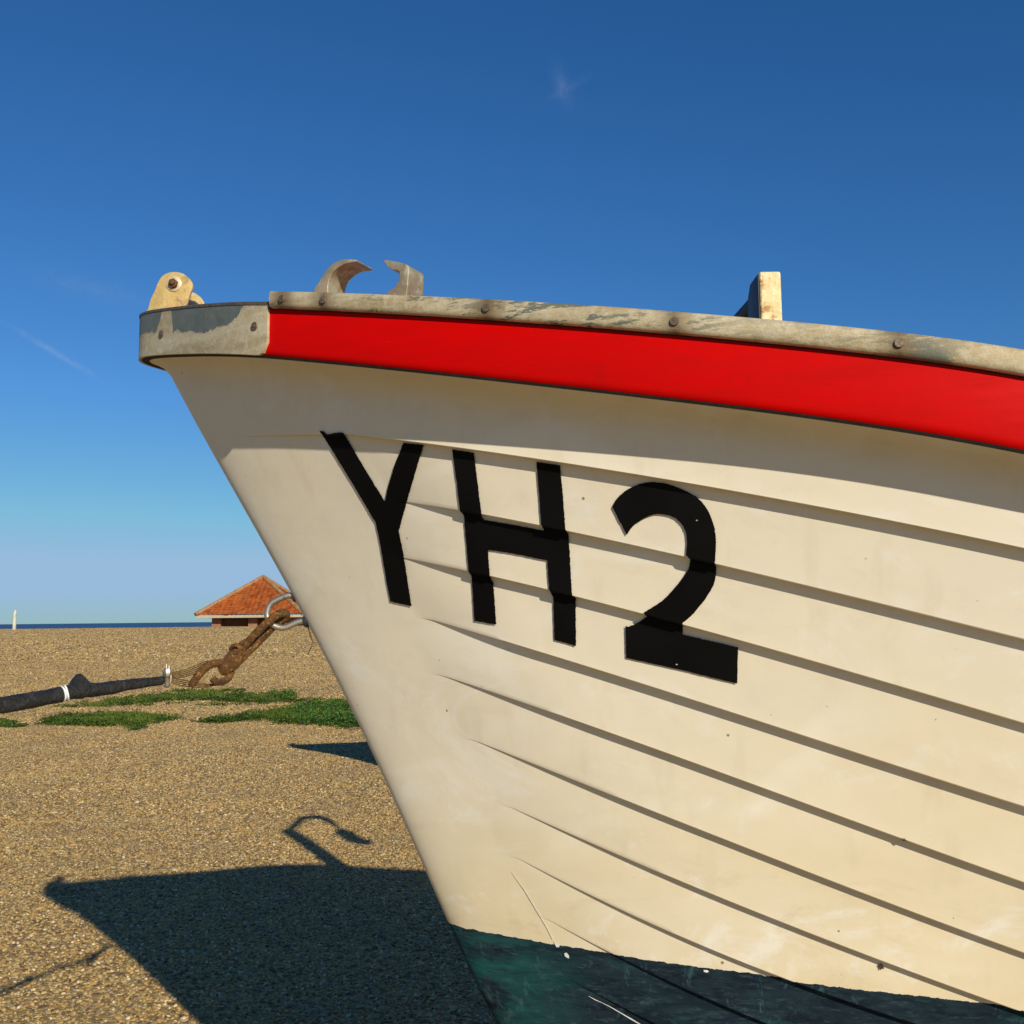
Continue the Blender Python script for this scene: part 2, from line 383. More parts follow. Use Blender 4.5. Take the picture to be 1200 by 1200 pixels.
def m_black():
    t = NT('black_letter_vinyl'); n = t.noise(120, 5, .75); 
    col = t.mix(t.ramp(t.noise(8, 4), [(.4, 0.), (.7, 1.)]), (.0035, .0033, .003), (.006, .0055, .005))
    vo = t.n('ShaderNodeTexVoronoi'); vo.inputs['Scale'].default_value = 60; t.l(t.vec((1, 1, 1.6)), vo.inputs['Vector'])
    cs = t.n('ShaderNodeSeparateColor'); t.l(vo.outputs['Color'], cs.inputs[0])
    spk = t.math('LESS_THAN', vo.outputs['Distance'], t.math('MULTIPLY', t.ramp(cs.outputs[0], [(.88, 0.), (1., 1.)]), .12))
    spk = t.math('MULTIPLY', spk, t.ramp(t.noise(150, 2), [(.45, 0.), (.5, 1.)]))
    col = t.mix(spk, col, (.45, .42, .36))
    t.bump(n, .15, .0006)
    return t.fin(col, .6, 0, .07)
M = {}
M['hull'] = m_hull(); M['red'] = m_red(); M['strip'] = m_strip(); M['cap'] = m_strip('weathered_bow_plate', True); M['black'] = m_black()
M['screw'] = m_simple('rusty_screw', (.13, .09, .06), (.26, .2, .13), 200, .5, .6, .4, .0005)
M['castfit'] = m_simple('dull_cast_alloy', (.42, .35, .22), (.27, .22, .13), 24, .5, .4, .5, .0015, rust=(.30, .17, .06), c3=(.50, .46, .34))
M['bracket'] = m_simple('stained_yellow_bracket', (.52, .37, .13), (.40, .28, .10), 26, .55, .1, .5, .0012, rust=(.24, .15, .06), c3=(.56, .43, .19))
M['washer'] = m_simple('pale_washer', (.58, .48, .29), (.46, .37, .2), 90, .45, .2, .3, .0006)
M['rustbolt'] = m_simple('brown_rusty_bolt', (.14, .06, .025), (.07, .035, .02), 120, .6, .3, .5, .0008)
M['postm'] = m_simple('peeling_cream_post', (.78, .66, .38), (.60, .42, .14), 28, .6, .0, .8, .003, rust=(.36, .16, .025), c3=(.82, .74, .50))
M['darkmetal'] = m_simple('dark_painted_metal', (.03, .035, .045), (.05, .05, .055), 30, .55, .2, .4, .001)
M['steel'] = m_simple('brushed_stainless_steel', (.56, .50, .40), (.46, .41, .32), 60, .42, .85, .2, .0004, rust=(.28, .2, .12))
M['rust'] = m_simple('rusty_iron', (.17, .075, .017), (.055, .022, .008), 55, .85, .1, 1., .0035, c3=(.34, .18, .045))
M['tape'] = m_simple('wrinkled_black_tape', (.010, .010, .010), (.022, .021, .020), 30, .42, 0, 1., .006, c3=(.035, .034, .032))
M['tie'] = m_simple('white_plastic_tie', (.75, .75, .73), (.6, .6, .58), 60, .5)
M['wire'] = m_simple('frayed_wire', (.17, .10, .035), (.07, .04, .015), 150, .5, .2)
M['deck'] = m_simple('pale_grey_deck', (.5, .48, .42), (.4, .38, .33), 12, .7)
M['timber'] = m_simple('tarred_sleeper_wood', (.07, .05, .035), (.13, .1, .07), 12, .85)
M['black_gap'] = m_simple('black_gap_fill', (.012, .01, .009), (.03, .025, .02), 60, .8)  # black of the band gaps and the davit hole's painted darkness

# ------------------------------------------------------------ boat
boat = thing('fishing_boat', E0, 'large cream clinker boat close up with red gunwale band and YH2 on its bow', 'fishing boat')
def loft(mb, strip, join_nose=True):
    for side in (0, 1):
        rr = [both(r)[side] for r in strip]; n = len(SS)
        vs = np.concatenate(rr); fs = []
        for i in range(len(rr)-1):
            for j in range(n-1):
                f = (i*n+j, i*n+j+1, (i+1)*n+j+1, (i+1)*n+j)
                fs.append(f if side == 0 else f[::-1])
        mb.add(vs, fs)
hb = MB()
for st in strips: loft(hb, st)
# transom: closes the stern
allr = [st[i] for st in strips[1:] for i in range(0, len(st), 4)]
tr = [both(r)[0][-1] for r in allr]; ts = [both(r)[1][-1] for r in allr]
for i in range(len(tr)-1): hb.add([tr[i], ts[i], ts[i+1], tr[i+1]], [(0, 1, 2, 3)])
# flat keel plate
kr = strips[-1][-1]; kp, ks = both(kr)
hb.add(np.concatenate([kp, ks]), [(j, j+1, len(SS)+j+1, len(SS)+j) for j in range(len(SS)-1)])
hull = hb.build('hull', M['hull'], boat, off=E0, merge=2e-5, angle=32)
# keel skeg
kb = MB(); xs = [float(kp[i, 0]) for i in range(0, len(kp), 6)]
kb.box((xs[2]+.25, YC-.03, .36), (xs[-1], YC+.03, .458)); kb.build('keel', M['darkmetal'], boat, bevel=.006, off=E0)

# plan path of the sheer, port stern -> nose -> starboard stern
def sheer_path(ds=None):
    s = SS; z = SH(s); x = xst(z)+s; b = hullB(s, z)
    P = np.stack([x, -b, z], 1)
    full = np.concatenate([P[::-1], (P*[1, -1, 1])[1:]]); sfull = np.concatenate([-s[::-1], s[1:]])
    t = np.gradient(full[:, :2], axis=0); t /= np.linalg.norm(t, axis=1)[:, None]
    nrm = np.stack([t[:, 1], -t[:, 0]], 1)      # outward?
    if nrm[len(s)-1, 0] > 0: nrm = -nrm
    # nose arc: insert rotating normals at s=0
    return full+[0, YC, 0], nrm, sfull
PA, PN, PS = sheer_path()
def arc_path():
    i0 = len(SS)-1; out = []; on = []; os_ = []
    for i in range(len(PA)):
        out.append(PA[i]); on.append(PN[i]); os_.append(PS[i])
        if i < len(PA)-1:
            a, b = PN[i], PN[i+1]; ang = math.acos(np.clip(a@b, -1, 1)); k = int(ang/math.radians(5))
            for q in range(1, k+1):
                t = q/(k+1); n = a*(1-t)+b*t; n /= np.linalg.norm(n)
                out.append(PA[i]*(1-t)+PA[i+1]*t); on.append(n); os_.append(PS[i]*(1-t)+PS[i+1]*t)
    return np.array(out), np.array(on), np.array(os_)
PA, PN, PS = arc_path()
PA[:, :2] += PN*(OHf(PS)-OH)[:, None]
def sweep(mb, prof, sel=None, closed=True, capends=True):
    idx = np.arange(len(PA)) if sel is None else np.where(sel)[0]
    m = len(prof); vs = []
    for i in idx:
        for (o, dz) in prof: vs.append((PA[i, 0]+PN[i, 0]*o, PA[i, 1]+PN[i, 1]*o, PA[i, 2]+(dz*float(TZ(PS[i])) if dz > 0 else dz)))
    fs = []; mm = m if closed else m-1
    for a in range(len(idx)-1):
        for k in range(mm): fs.append((a*m+k, a*m+(k+1) % m, (a+1)*m+(k+1) % m, (a+1)*m+k))
    if capends and closed: fs += [tuple(range(m)), tuple((len(idx)-1)*m+k for k in range(m-1, -1, -1))]
    mb.add(vs, fs); return idx
bb = MB()
sweep(bb, [(OH-.03, .004), (OH-.0062, .004), (OH-.0062, -.0035), (OH-.0040, -.0033), (OH-.0014, -.0006), (OH-.0002, .004), (OH, .008), (OH, .070), (OH-.003, .0795), (-.03, .0795), (-.03, .004)])
band = bb.build('rubbing_band', M['red'], boat, off=E0, angle=40)
# dark gaps above and below the band
gb = MB(); sweep(gb, [(OH-.0045, .0715), (OH+.0022, .0715), (OH+.0022, .0735), (OH-.0045, .0735)], sel=np.abs(PS) > .10)
gb.build('seam', M['black_gap'], boat, off=E0)
gb = MB(); sweep(gb, [(OH-.012, -.0052), (OH-.0028, -.0052), (OH-.0012, -.0030), (OH-.012, -.0030)])
gb.build('seam', M['black_gap'], boat, off=E0)
# path index whose outer surface point appears at pixel column u (port side)
def s_at_u(u, o=OH, dz=.04):
    best = None
    for i in range(len(PA)):
        if PS[i] > 0: continue
        p = (PA[i, 0]+PN[i, 0]*o, PA[i, 1]+PN[i, 1]*o, PA[i, 2]+dz); q = proj(p)[0]
        if PA[i, 0] > 2: continue
        d = abs(q-u)
        if best is None or d < best[0]: best = (d, i)
    return best[1]
i_cap = s_at_u(318); s_cap = -PS[i_cap]; i_str = s_at_u(322); s_str = -PS[i_str]
print('cap ends at s', s_cap, s_str)
# gunwale capping (red top, painted) aft of the bow cap
for sgn in (-1, 1):
    cb = MB(); sel = (PS*sgn > s_str-.001)
    sweep(cb, [(OH-.001, .0785), (OH-.001, .0985), (OH-.004, .1005), (-.040, .1005), (-.043, .098), (-.043, .0785)], sel=sel)
    cb.build('gunwale_capping', M['red'], boat, off=E0, angle=40)
# half-round metal strip
screws_u = [330, 380.5, 573, 786, 1054]
sidx = [s_at_u(u, OH+.01, .086) for u in screws_u]
screw_s = [-PS[i] for i in sidx]
extra_s = list(np.arange(screw_s[-1]+.27, 5, .27)); all_s = screw_s+extra_s
for sgn in (-1, 1):
    sb = MB(); sel = (PS*sgn > s_str-.001)
    prof = [(OH-.002, .0727), (OH+.0055, .0727), (OH+.0085, .0745), (OH+.0100, .079), (OH+.0105, .0862), (OH+.0100, .0930), (OH+.0085, .0980), (OH+.0055, .0997), (OH-.002, .1000)]
    idx = sweep(sb, prof, sel=sel)
    w = []
    for i in idx:
        d = min(abs(abs(PS[i])-q) for q in all_s); w += [math.exp(-(d/.013)**2)]*len(prof)
    strip = sb.build('metal_strip', M['strip'], boat, off=E0, attr=w, angle=50)
    kinds = all_s[:9]
    for q in kinds:
        i = int(np.argmin(np.abs(PS-sgn*q)))
        c = np.array([PA[i, 0]+PN[i, 0]*(OH+.0105), PA[i, 1]+PN[i, 1]*(OH+.0105), PA[i, 2]+.0862*float(TZ(q))])
        ax = np.array([PN[i, 0], PN[i, 1], 0])
        k = MB(); k.disc(c, ax, .0052, .0026, 20)
        tx = np.cross(ax, [0, 0, 1.]); a0 = q*40
        for aa in (a0, a0+math.pi/2):
            dd = math.cos(aa)*tx+math.sin(aa)*np.array([0, 0, 1.]); ee = np.cross(ax, dd)
            cc = c+ax*.00235; hl, hw = .0034, .0006
            k.add([cc-dd*hl-ee*hw, cc+dd*hl-ee*hw, cc+dd*hl+ee*hw, cc-dd*hl+ee*hw,
                   *(p+ax*.0005 for p in (cc-dd*hl-ee*hw, cc+dd*hl-ee*hw, cc+dd*hl+ee*hw, cc-dd*hl+ee*hw))],
                  [(3,2,1,0),(4,5,6,7),(0,1,5,4),(1,2,6,5),(2,3,7,6),(3,0,4,7)])
        k.build('screw', M['screw'], strip, off=E0)
# bow guard plate wrapped round the nose
bnd_u = [165, 188, 192, 203, 206, 240, 262, 280, 288, 292, 330]; bnd_h = [.42, .42, .86, .92, .42, .36, .46, .6, .82, 1.2, 1.2]
pb = MB(); sel = np.abs(PS) <= s_cap+1e-6; idx = np.where(sel)[0]
NZ = 22; vs = []; w = []; zlo, zhi = -.004, .0805
ends = np.abs(PS[idx])
u_of = {}
for i in idx:
    j = i if PS[i] <= 0 else int(np.argmin(np.abs(PS+PS[i])))
    u_of[i] = proj((PA[j, 0]+PN[j, 0]*OH, PA[j, 1]+PN[j, 1]*OH, PA[j, 2]+.04))[0]
arc = np.concatenate([[0], np.cumsum(np.linalg.norm(np.diff(np.stack([PA[idx, 0]+PN[idx, 0]*OH, PA[idx, 1]+PN[idx, 1]*OH], 1), axis=0), axis=1))])
Rc = .02
def plate(o, rec):
    out = []
    for n_, i in enumerate(idx):
        de = min(arc[n_], arc[-1]-arc[n_])
        cut = Rc-math.sqrt(max(Rc*Rc-(Rc-min(de, Rc))**2, 0))
        for k in range(NZ):
            h = k/(NZ-1); z0 = zlo+cut
            dz = z0+(zhi*float(TZ(PS[i]))-z0)*h
            out.append((PA[i, 0]+PN[i, 0]*o, PA[i, 1]+PN[i, 1]*o, PA[i, 2]+dz))
            if rec is not None:
                hh = (dz-zlo)/(zhi-zlo)
                rec.append(.5+(hh-np.interp(u_of[i], bnd_u, bnd_h))*1.6)
    return out
A = plate(OH+.0048, w); n = len(idx); Bk = plate(OH-.0005, None)
fs = [(a*NZ+k, a*NZ+k+1, (a+1)*NZ+k+1, (a+1)*NZ+k) for a in range(n-1) for k in range(NZ-1)]
o2 = n*NZ
for a in range(n-1):
    fs += [(a*NZ, (a+1)*NZ, o2+(a+1)*NZ, o2+a*NZ), (a*NZ+NZ-1, o2+a*NZ+NZ-1, o2+(a+1)*NZ+NZ-1, (a+1)*NZ+NZ-1)]
for k in range(NZ-1):
    fs += [(k, k+1, o2+k+1, o2+k), ((n-1)*NZ+k, o2+(n-1)*NZ+k, o2+(n-1)*NZ+k+1, (n-1)*NZ+k+1)]
pb.add(A+Bk, fs)
plate_o = pb.build('bow_guard_plate', M['cap'], boat, off=E0, attr=w+[0.]*len(Bk), angle=40)
# rolled top lip of the plate
lb = MB(); sweep(lb, [(OH+.0058, .0775), (OH+.0058, .0815), (OH+.003, .0835), (OH-.012, .0838), (OH-.014, .0798), (OH, .0775)], sel=sel)
lb.build('lip', M['screw'], plate_o, off=E0)
for u, vv in ((194, 391.6), (302.6, 382.4)):
    for sgn in (-1, 1):
        i = s_at_u(u); q = abs(PS[i]); i = int(np.argmin(np.abs(PS-sgn*q)))
        c = np.array([PA[i, 0]+PN[i, 0]*(OH+.0045), PA[i, 1]+PN[i, 1]*(OH+.0045), 0])
        c[2] = at(u, vv, (YC-abs(c[1]-YC)))[2]; ax = np.array([PN[i, 0], PN[i, 1], 0])
        k = MB(); k.disc(c, ax, .0062, .002, 20); k.disc(c+ax*.002, ax, .0026, .0008, 8)
        k.build('screw', M['screw'], plate_o, off=E0)
# foredeck, inner bulwark and sole
db = MB()
ih = [(PA[i, 0]-PN[i, 0]*.02, PA[i, 1]-PN[i, 1]*.02, PA[i, 2]+.0775*float(TZ(PS[i]))) for i in range(len(PA)) if abs(PS[i]) < .9]
nn = len(ih)//2
P_ = [ih[k] for k in range(len(ih)) if k <= nn]; Q_ = [ih[len(ih)-1-k] for k in range(nn+1)]
P_ = np.array(P_); Q_ = np.array(Q_); mid = (P_+Q_)/2+[0, 0, .015]
for a, b in ((P_, mid), (mid, Q_)):
    db.add(np.concatenate([a, b]), [(k, k+1, len(a)+k+1, len(a)+k) for k in range(len(a)-1)])
db.build('foredeck', M['deck'], boat, off=E0)
ib = MB()
inner = [row(lambda q, d=d: SH(q)+.078-d, -.045) for d in (0, .1, .2, .3, .38)]
keep = SS >= .85
for side in (0, 1):
    rr = [both(r_)[side][keep] for r_ in inner]; n = len(rr[0])
    ib.add(np.concatenate(rr), [(i*n+j, i*n+j+1, (i+1)*n+j+1, (i+1)*n+j) for i in range(4) for j in range(n-1)])
ib.build('inner_bulwark', M['deck'], boat, off=E0)
so = MB(); pr, sr = (q[keep] for q in both(inner[-1])); n = len(pr)
so.add(np.concatenate([pr, sr]), [(j, j+1, n+j+1, n+j) for j in range(n-1)]); so.build('sole', M['deck'], boat, off=E0)
bh = MB(); bl = [both(r_) for r_ in inner]; i0 = int(np.argmax(keep))
bh.add([b_[0][i0] for b_ in bl]+[b_[1][i0] for b_ in bl], [(i, i+1, 5+i+1, 5+i) for i in range(4)])
bh.build('bulkhead', M['deck'], boat, off=E0)

# unseen raised board along the far gunwale, added to lift the shadow edge
wbm = MB(); ii = [i for i in range(len(PA)) if .30 < PS[i] < 4.9]; vs = []
for i in ii:
    hgt = .13*float(smooth((PS[i]-.3)/.85))+.001
    for o, z in ((OH-.022, .1), (OH-.022, .1+hgt), (OH-.040, .1+hgt), (OH-.040, .1)): vs.append((PA[i, 0]+PN[i, 0]*o, PA[i, 1]+PN[i, 1]*o, PA[i, 2]+z))
wbm.add(vs, [(a*4+q, a*4+(q+1) % 4, (a+1)*4+(q+1) % 4, (a+1)*4+q) for a in range(len(ii)-1) for q in range(4)]+[(0, 1, 2, 3), tuple(len(vs)-4+q for q in range(4))])
wbm.build('shadow_strake', M['red'], boat, off=E0)

# ---- bow roller bracket
br_px = [(171,372),(176,352),(181,341),(185,331),(190,323.5),(197,319.5),(205,318.5),(213,320),(220,324.5),(225,331),(225.5,337),(222.5,345),(219,357),(216,372)]
YB = YC-.035; ZB = float(SH(0))+.08*.85
brk = bpy.data.objects.new('bow_roller_bracket', None)
base = MB(); lo = at(171, 366, YB); hi = at(219, 366, YB)
base.box((lo[0], YB, ZB-.002), (hi[0]+.035, YB+.105, ZB+.006)); brk = base.build('bow_roller_bracket', M['bracket'], boat, bevel=.0015, off=E0)
for y0, dx in ((YB, 0), (YB+.098, .0)):
    k = MB(); out = [at(u, v, YB) for u, v in catmull(br_px, 3)]; out = [np.array([p[0]+dx, y0, p[2]]) for p in out]
    if y0 > YB: out = [at(u, v, y0) for u, v in ((204,374),(204,346),(212,341.5),(222,341.5),(229,343.5),(235,348),(239,354),(240,374))]
    k.prism(out, (0, .006, 0)); k.build('cheek', M['bracket'], brk, bevel=.0012, off=E0)
pc = at(204, 333, YB)
k = MB(); k.disc(pc, (0, -1, 0), .0125, .002, 28, hole=.001); wsh = k.build('washer', M['washer'], brk, off=E0)
k = MB()
k.add([pc+np.array([.0078*math.cos(a), -.002, .0078*math.sin(a)]) for a in np.linspace(.3, .3+2*math.pi, 7)[:6]]+[pc+np.array([.0078*math.cos(a), -.008, .0078*math.sin(a)]) for a in np.linspace(.3, .3+2*math.pi, 7)[:6]],
      [tuple(range(6)), tuple(range(11, 5, -1))]+[(i, i+6, (i+1) % 6+6, (i+1) % 6) for i in range(6)])
k.disc(pc+[0, -.008, 0], (0, -1, 0), .0042, .004, 14)
k.build('nut', M['rustbolt'], brk, bevel=.0006, off=E0)
k = MB(); k.tube([pc+[-.0, .006, -.012], pc+[0, .05, -.018], pc+[0, .094, -.012]], [.014, .010, .014], 20); k.build('roller', M['darkmetal'], brk, off=E0)

# ---- fairlead, two horns curling towards each other, on the capping
def gun_pt(s, o, dz):
    i = int(np.argmin(np.abs(PS+s))); return np.array([PA[i, 0]+PN[i, 0]*o, PA[i, 1]+PN[i, 1]*o, PA[i, 2]+dz]), np.array([PN[i, 0], PN[i, 1], 0])
iA = s_at_u(372, OH-.02, .1); iB = s_at_u(492, OH-.02, .1)
pA, _ = gun_pt(-PS[iA], OH-.022, .1); pB, nB = gun_pt(-PS[iB], OH-.022, .1)
nrm_f = np.array([-(pB-pA)[1], (pB-pA)[0], 0]); nrm_f /= np.linalg.norm(nrm_f)     # inward
def on_plane(u, v, p0, nr):
    d = ray(u, v); y = (p0-np.array([0, 0, H]))@nr/(d@nr); return np.array([0, 0, H])+d*y
hornL = [(366,349),(368,339),(373,331),(379,321),(384,314.5),(389,309.5),(398,305),(407,303.6),(416.5,304.2),(417,306.5),(410,307.8),(402,310),(394,315),(388,321.5),(385,330),(384,338),(385,349)]
hornR = [(452,353),(452.5,343.7),(462.5,336),(467,327.5),(467.5,318),(457.5,315),(450.6,308),(450,305.5),(453,304.6),(466,307),(472,308.5),(477.5,311),(478.5,318),(477.5,335),(476,347),(476,355)]
fl = MB(); fw = .040
fb = [(366,343),(405,345.5),(452,348),(476,350),(476,360),(366,350)]
fl.prism([on_plane(u, v, pA, nrm_f) for u, v in fb], nrm_f*fw)
fair = fl.build('fairlead', M['castfit'], boat, bevel=.001, off=E0)
for hp in (hornL, hornR):
    k = MB(); hs = catmull(hp, 3); out = [on_plane(u, v, pA, nrm_f) for u, v in hs]; n = len(out); c = sum(out)/n
    # three layers: waisted strap, thickest in the middle of its width
    lay = []
    for t, g in ((0, .0), (.12, .0012), (.5, .0022), (.88, .0012), (1, 0)):
        lay += [p+nrm_f*fw*t for p in out]
    fs = [tuple(range(n)), tuple(range(5*n-1, 4*n-1, -1))]
    for q in range(4): fs += [(q*n+i, (q+1)*n+i, (q+1)*n+(i+1) % n, q*n+(i+1) % n) for i in range(n)]
    k.add(lay, fs); k.build('horn', M['castfit'], fair, bevel=.0009, off=E0, angle=75)

# ---- davit post on the far gunwale with a bent arm
YP = YC+float(hullB(1.17, SH(1.17)))+.075; print('post depth', YP)
fL = at(890, 318, YP); fR = at(915, 318, YP); zt = fL[2]; zb = float(SH(1.17))+.07
k = MB(); prof = [(0, zb), (0, zt), (.085, zt), (.115, zt-.03), (.14, zb)]
k.prism([np.array([fL[0], YP+a, z]) for a, z in prof], (fR[0]-fL[0], 0, 0))
davit = k.build('davit_post', M['postm'], boat, bevel=.006, off=E0, seg=3)
k = MB(); prof = [(.006, zb), (.006, zt-.004), (.083, zt-.004), (.112, zt-.033), (.134, zb)]
k.prism([np.array([fL[0]-.003, YP+a, z]) for a, z in prof], (.0026, 0, 0)); k.build('side_shade', M['darkmetal'], davit, bevel=.0008, off=E0)  # dark sheet paints shade on the post face turned from the sun
k = MB(); k.prism([np.array([fL[0]-.0065, YP+a, z]) for a, z in ((.06, zb), (.06, zt-.15), (.10, zt-.15), (.10, zb))], (.003, 0, 0)); k.build('slot_shade', M['black_gap'], davit, off=E0)  # raised black plate painted in for the darkness of a hole
def under_sun(u, v, z):
    g = ray(u, v); g = np.array([0, 0, H])+g*(-H/g[2]); return g-L*np.array([1, 1, 1])*0+np.array([-L[0]*z, -L[1]*z, z])
arm = [np.array([(fL[0]+fR[0])/2, YP+.06, zt-.02]), under_sun(346, 967, 2.095), under_sun(353, 960, 2.045), under_sun(365, 957, 2.01), under_sun(378, 959, 1.98), under_sun(390, 967, 1.92), under_sun(402, 978, 1.88), under_sun(414, 986, 1.84), under_sun(434, 989, 1.80)]
k = MB(); pts = catmull(arm, 8); k.tube(pts, [float(np.interp(i/len(pts), [0, .3, .5, .68, .74, .88, 1], [.024, .026, .034, .010, .058, .055, .02])) for i in range(len(pts))], 12)
k.build('arm', M['darkmetal'], davit, off=E0)

# ---- bow ring bolt
ring_px = [(344,698),(338,698),(331,700),(324,703.5),(318,707),(314.5,713),(313,720),(315,727),(320,732.5),(328,735.5),(335,735),(342,732),(349,729),(358,727)]
YR = YC
k = MB(); k.tube(catmull([at(u, v, YR) for u, v in ring_px], 8), .0049, 14)
ringo = k.build('ring_bolt', M['steel'], boat, off=E0)
for u, v in ((339, 698.5), (352, 728)):
    c = at(u, v, YR); d = at(313, 716, YR)-at(345, 713, YR); d /= np.linalg.norm(d)
    k = MB(); k.disc(c-d*.012, d, .0105, .006, 16); k.build('nut', M['darkmetal'], ringo, off=E0)

# ---- letters draped over the planking
me = hull.data; hv = [Vector(v.co)+Vector(E0) for v in me.vertices]; hf = [tuple(p.vertices) for p in me.polygons]
BV = BVHTree.FromPolygons(hv, hf)
def lip_pts():
    out = []
    for k in range(0, 4):
        st = strips[k+1]
        for ri in (6, 8):
            P = both(st[ri])[0]
            q = np.array([proj(p) for p in P if p[0] < .9])
            for a in range(len(q)-1):
                n = max(1, int(np.linalg.norm(q[a+1]-q[a])/1.2))
                for j in range(n):
                    w_ = q[a]+(q[a+1]-q[a])*j/n; out += [(w_[0], w_[1]-.35), (w_[0], w_[1]+.35)]
    return out
LIP = lip_pts()
def inside(p, poly):
    x, y = p; c = False; n = len(poly)
    for i in range(n):
        x1, y1 = poly[i]; x2, y2 = poly[(i+1) % n]
        if (y1 > y) != (y2 > y) and x < (x2-x1)*(y-y1)/(y2-y1)+x1: c = not c
    return c
def segd(p, poly):
    P = np.array(poly); Q = np.roll(P, -1, axis=0); d = Q-P; t = np.clip(((np.array(p)-P)*d).sum(1)/(d*d).sum(1), 0, 1)
    return np.linalg.norm(P+d*t[:, None]-np.array(p), axis=1).min()
def drape(name, poly, mat, parent, step=2.0, off=.0013, label=None, jit=0.):
    dense = []
    n = len(poly)
    for i in range(n):
        a, b = np.array(poly[i], float), np.array(poly[(i+1) % n], float); m = max(1, int(np.linalg.norm(b-a)/1.4))
        for j in range(m):
            p = a+(b-a)*j/m
            if jit and j: p = p+rng.normal(0, jit, 2)
            dense.append(p)
    pts = [Vector(p) for p in dense]; nb = len(pts)
    P = np.array(poly); (x0, y0), (x1, y1) = P.min(0), P.max(0)
    cand = [(x, y) for x in np.arange(x0, x1, step) for y in np.arange(y0, y1, step)]+[q for q in LIP if x0 < q[0] < x1 and y0 < q[1] < y1]
    for q in cand:
        if inside(q, poly) and segd(q, dense) > .45: pts.append(Vector(q))
    vo, eo, fo, *_ = delaunay_2d_cdt(pts, [(i, (i+1) % nb) for i in range(nb)], [list(range(nb))], 1, 1e-4)
    cam = Vector((0, 0, H)); out = []
    for q in vo:
        d = Vector(ray(q.x, q.y)).normalized(); h, nrm, _, _ = BV.ray_cast(cam, d)
        if h is None: h = Vector(at(q.x, q.y, 1.4)); nrm = -d
        if nrm.dot(d) > 0: nrm = -nrm
        out.append(h+nrm*off-d*off)
    mb = MB(); mb.add(out, [tuple(f) for f in fo])
    ob = mb.build(name, mat, parent, off=E0, angle=60)
    if label: ob['label'] = label
    return ob
Ypx = [(375,504.7),(379.7,505.3),(383.3,508.7),(399,506.7),(403,507),(427,547),(451.7,587.5),(455,571),(462,548),(473.3,518.7),(497,521.3),(487.5,553),(477.5,587.5),(475,596.7),(468,621.7),(473.3,648.3),(479.7,690),(483,710.3),(458,704.7),(455,690),(445.3,633.3),(440.8,612.5),(426.7,588.3),(406,554),(386.7,522.5)]
Hpx = [(530.3,526.3),(555.8,530.5),(560.5,568),(565.3,606.5),(569,609.5),(600,614.5),(634,621),(638,621),(634.5,614.5),(632,578),(629,541),(656.7,545),(660,580),(663,620),(666.7,626.7),(669,666.7),(670.8,697),(675,700),(675.3,756.7),(650,749.7),(648.7,700),(643.7,690),(641.7,656.7),(600,648.3),(572.5,644.2),(574.4,675.3),(578.5,682),(582,731.7),(556.5,727.5),(553,674.5),(549.6,669.8),(544,603.8),(539.5,598.8),(535.3,562.5)]
def rnd(P, n=3): return [tuple(p) for p in catmull(P, n)]
o1 = rnd([(718,594.2),(723.3,584.2),(733.3,575),(750,566.8),(766.7,564.7),(783.3,567.2),(800,573.3),(818.3,583.7),(830,598.3),(837.5,618.3),(839.2,636.7),(838,660)])
o2_ = rnd([(839.7,664),(838.7,676.7),(835,688.3),(824.2,705),(810,721.7),(800,730)])
i1 = rnd([(754.2,718),(776.7,703.3),(793.3,686.3),(806.7,667.3),(809.2,655)])
i2 = rnd([(804.2,650.8),(805.3,635),(803.3,621.7),(796.7,611.2),(786.7,604.8),(771.7,602.2),(761.7,604.2),(751.7,609.2),(741.7,616.7),(734.7,626.7)])
Tpx = o1+o2_+[(800.5,733.3),(800,743.2),(833,750.8),(865,758.3),(864.2,800.8),(800,785.3),(734.2,770.8),(733.3,741.7),(733.3,733),(737,734.2),(748.3,729.2),(758.3,722.5)]+i1+i2
for nm, px in (('letter', Ypx), ('letter', Hpx), ('numeral', Tpx)):
    drape(nm, px, M['black'], boat, jit=.18)
# chips and scratches showing pale filler
def stroke(px, w):
    P = [np.array(p, float) for p in px]; a = []; b = []
    for i in range(len(P)):
        t = P[min(i+1, len(P)-1)]-P[max(i-1, 0)]; t /= np.linalg.norm(t); n = np.array([-t[1], t[0]])
        ww = w[i] if not np.isscalar(w) else w
        a.append(tuple(P[i]+n*ww)); b.append(tuple(P[i]-n*ww))
    return a+b[::-1]
M['chip'] = m_simple('pale_filler_chip', (.78, .76, .7), (.66, .64, .56), 90, .6)
M['scr'] = m_simple('pale_scratch', (.78, .72, .56), (.7, .62, .44), 90, .6)
drape('paint_scratch', stroke([(600,1022),(615,1043),(630,1068),(642,1088),(648,1100)], [.25, .5, .6, .7, .8]), M['scr'], boat, step=9, off=.0007)
drape('paint_chip', [(646,1098),(649,1103),(653,1105),(656.5,1107),(655,1110),(652,1109.5),(650,1105)], M['chip'], boat, step=9, off=.0007)
drape('paint_chip', [(661.5,1117),(664,1116),(667,1119.5),(667,1123),(664.5,1122),(662,1120)], M['chip'], boat, step=9, off=.0007)
drape('paint_chip', [(824.5,1136.5),(829,1136.5),(831,1138.5),(828,1139.5),(825,1138.5)], M['chip'], boat, step=9, off=.0007)
drape('paint_chip', stroke([(690,1167),(697,1171),(706,1175),(716,1180),(728,1187),(740,1194),(752,1201)], [.15, .5, .25, .5, .45, .8, .4]), M['chip'], boat, step=9, off=.0007)
M['mud'] = m_simple('dried_mud_spot', (.035, .02, .012), (.08, .05, .03), 90, .8)
drape('mud_spot', [(1029,1131),(1032,1128.5),(1035,1131),(1036,1135),(1033,1134.5),(1031,1137),(1030.5,1134)], M['mud'], boat, step=9, off=.0012)
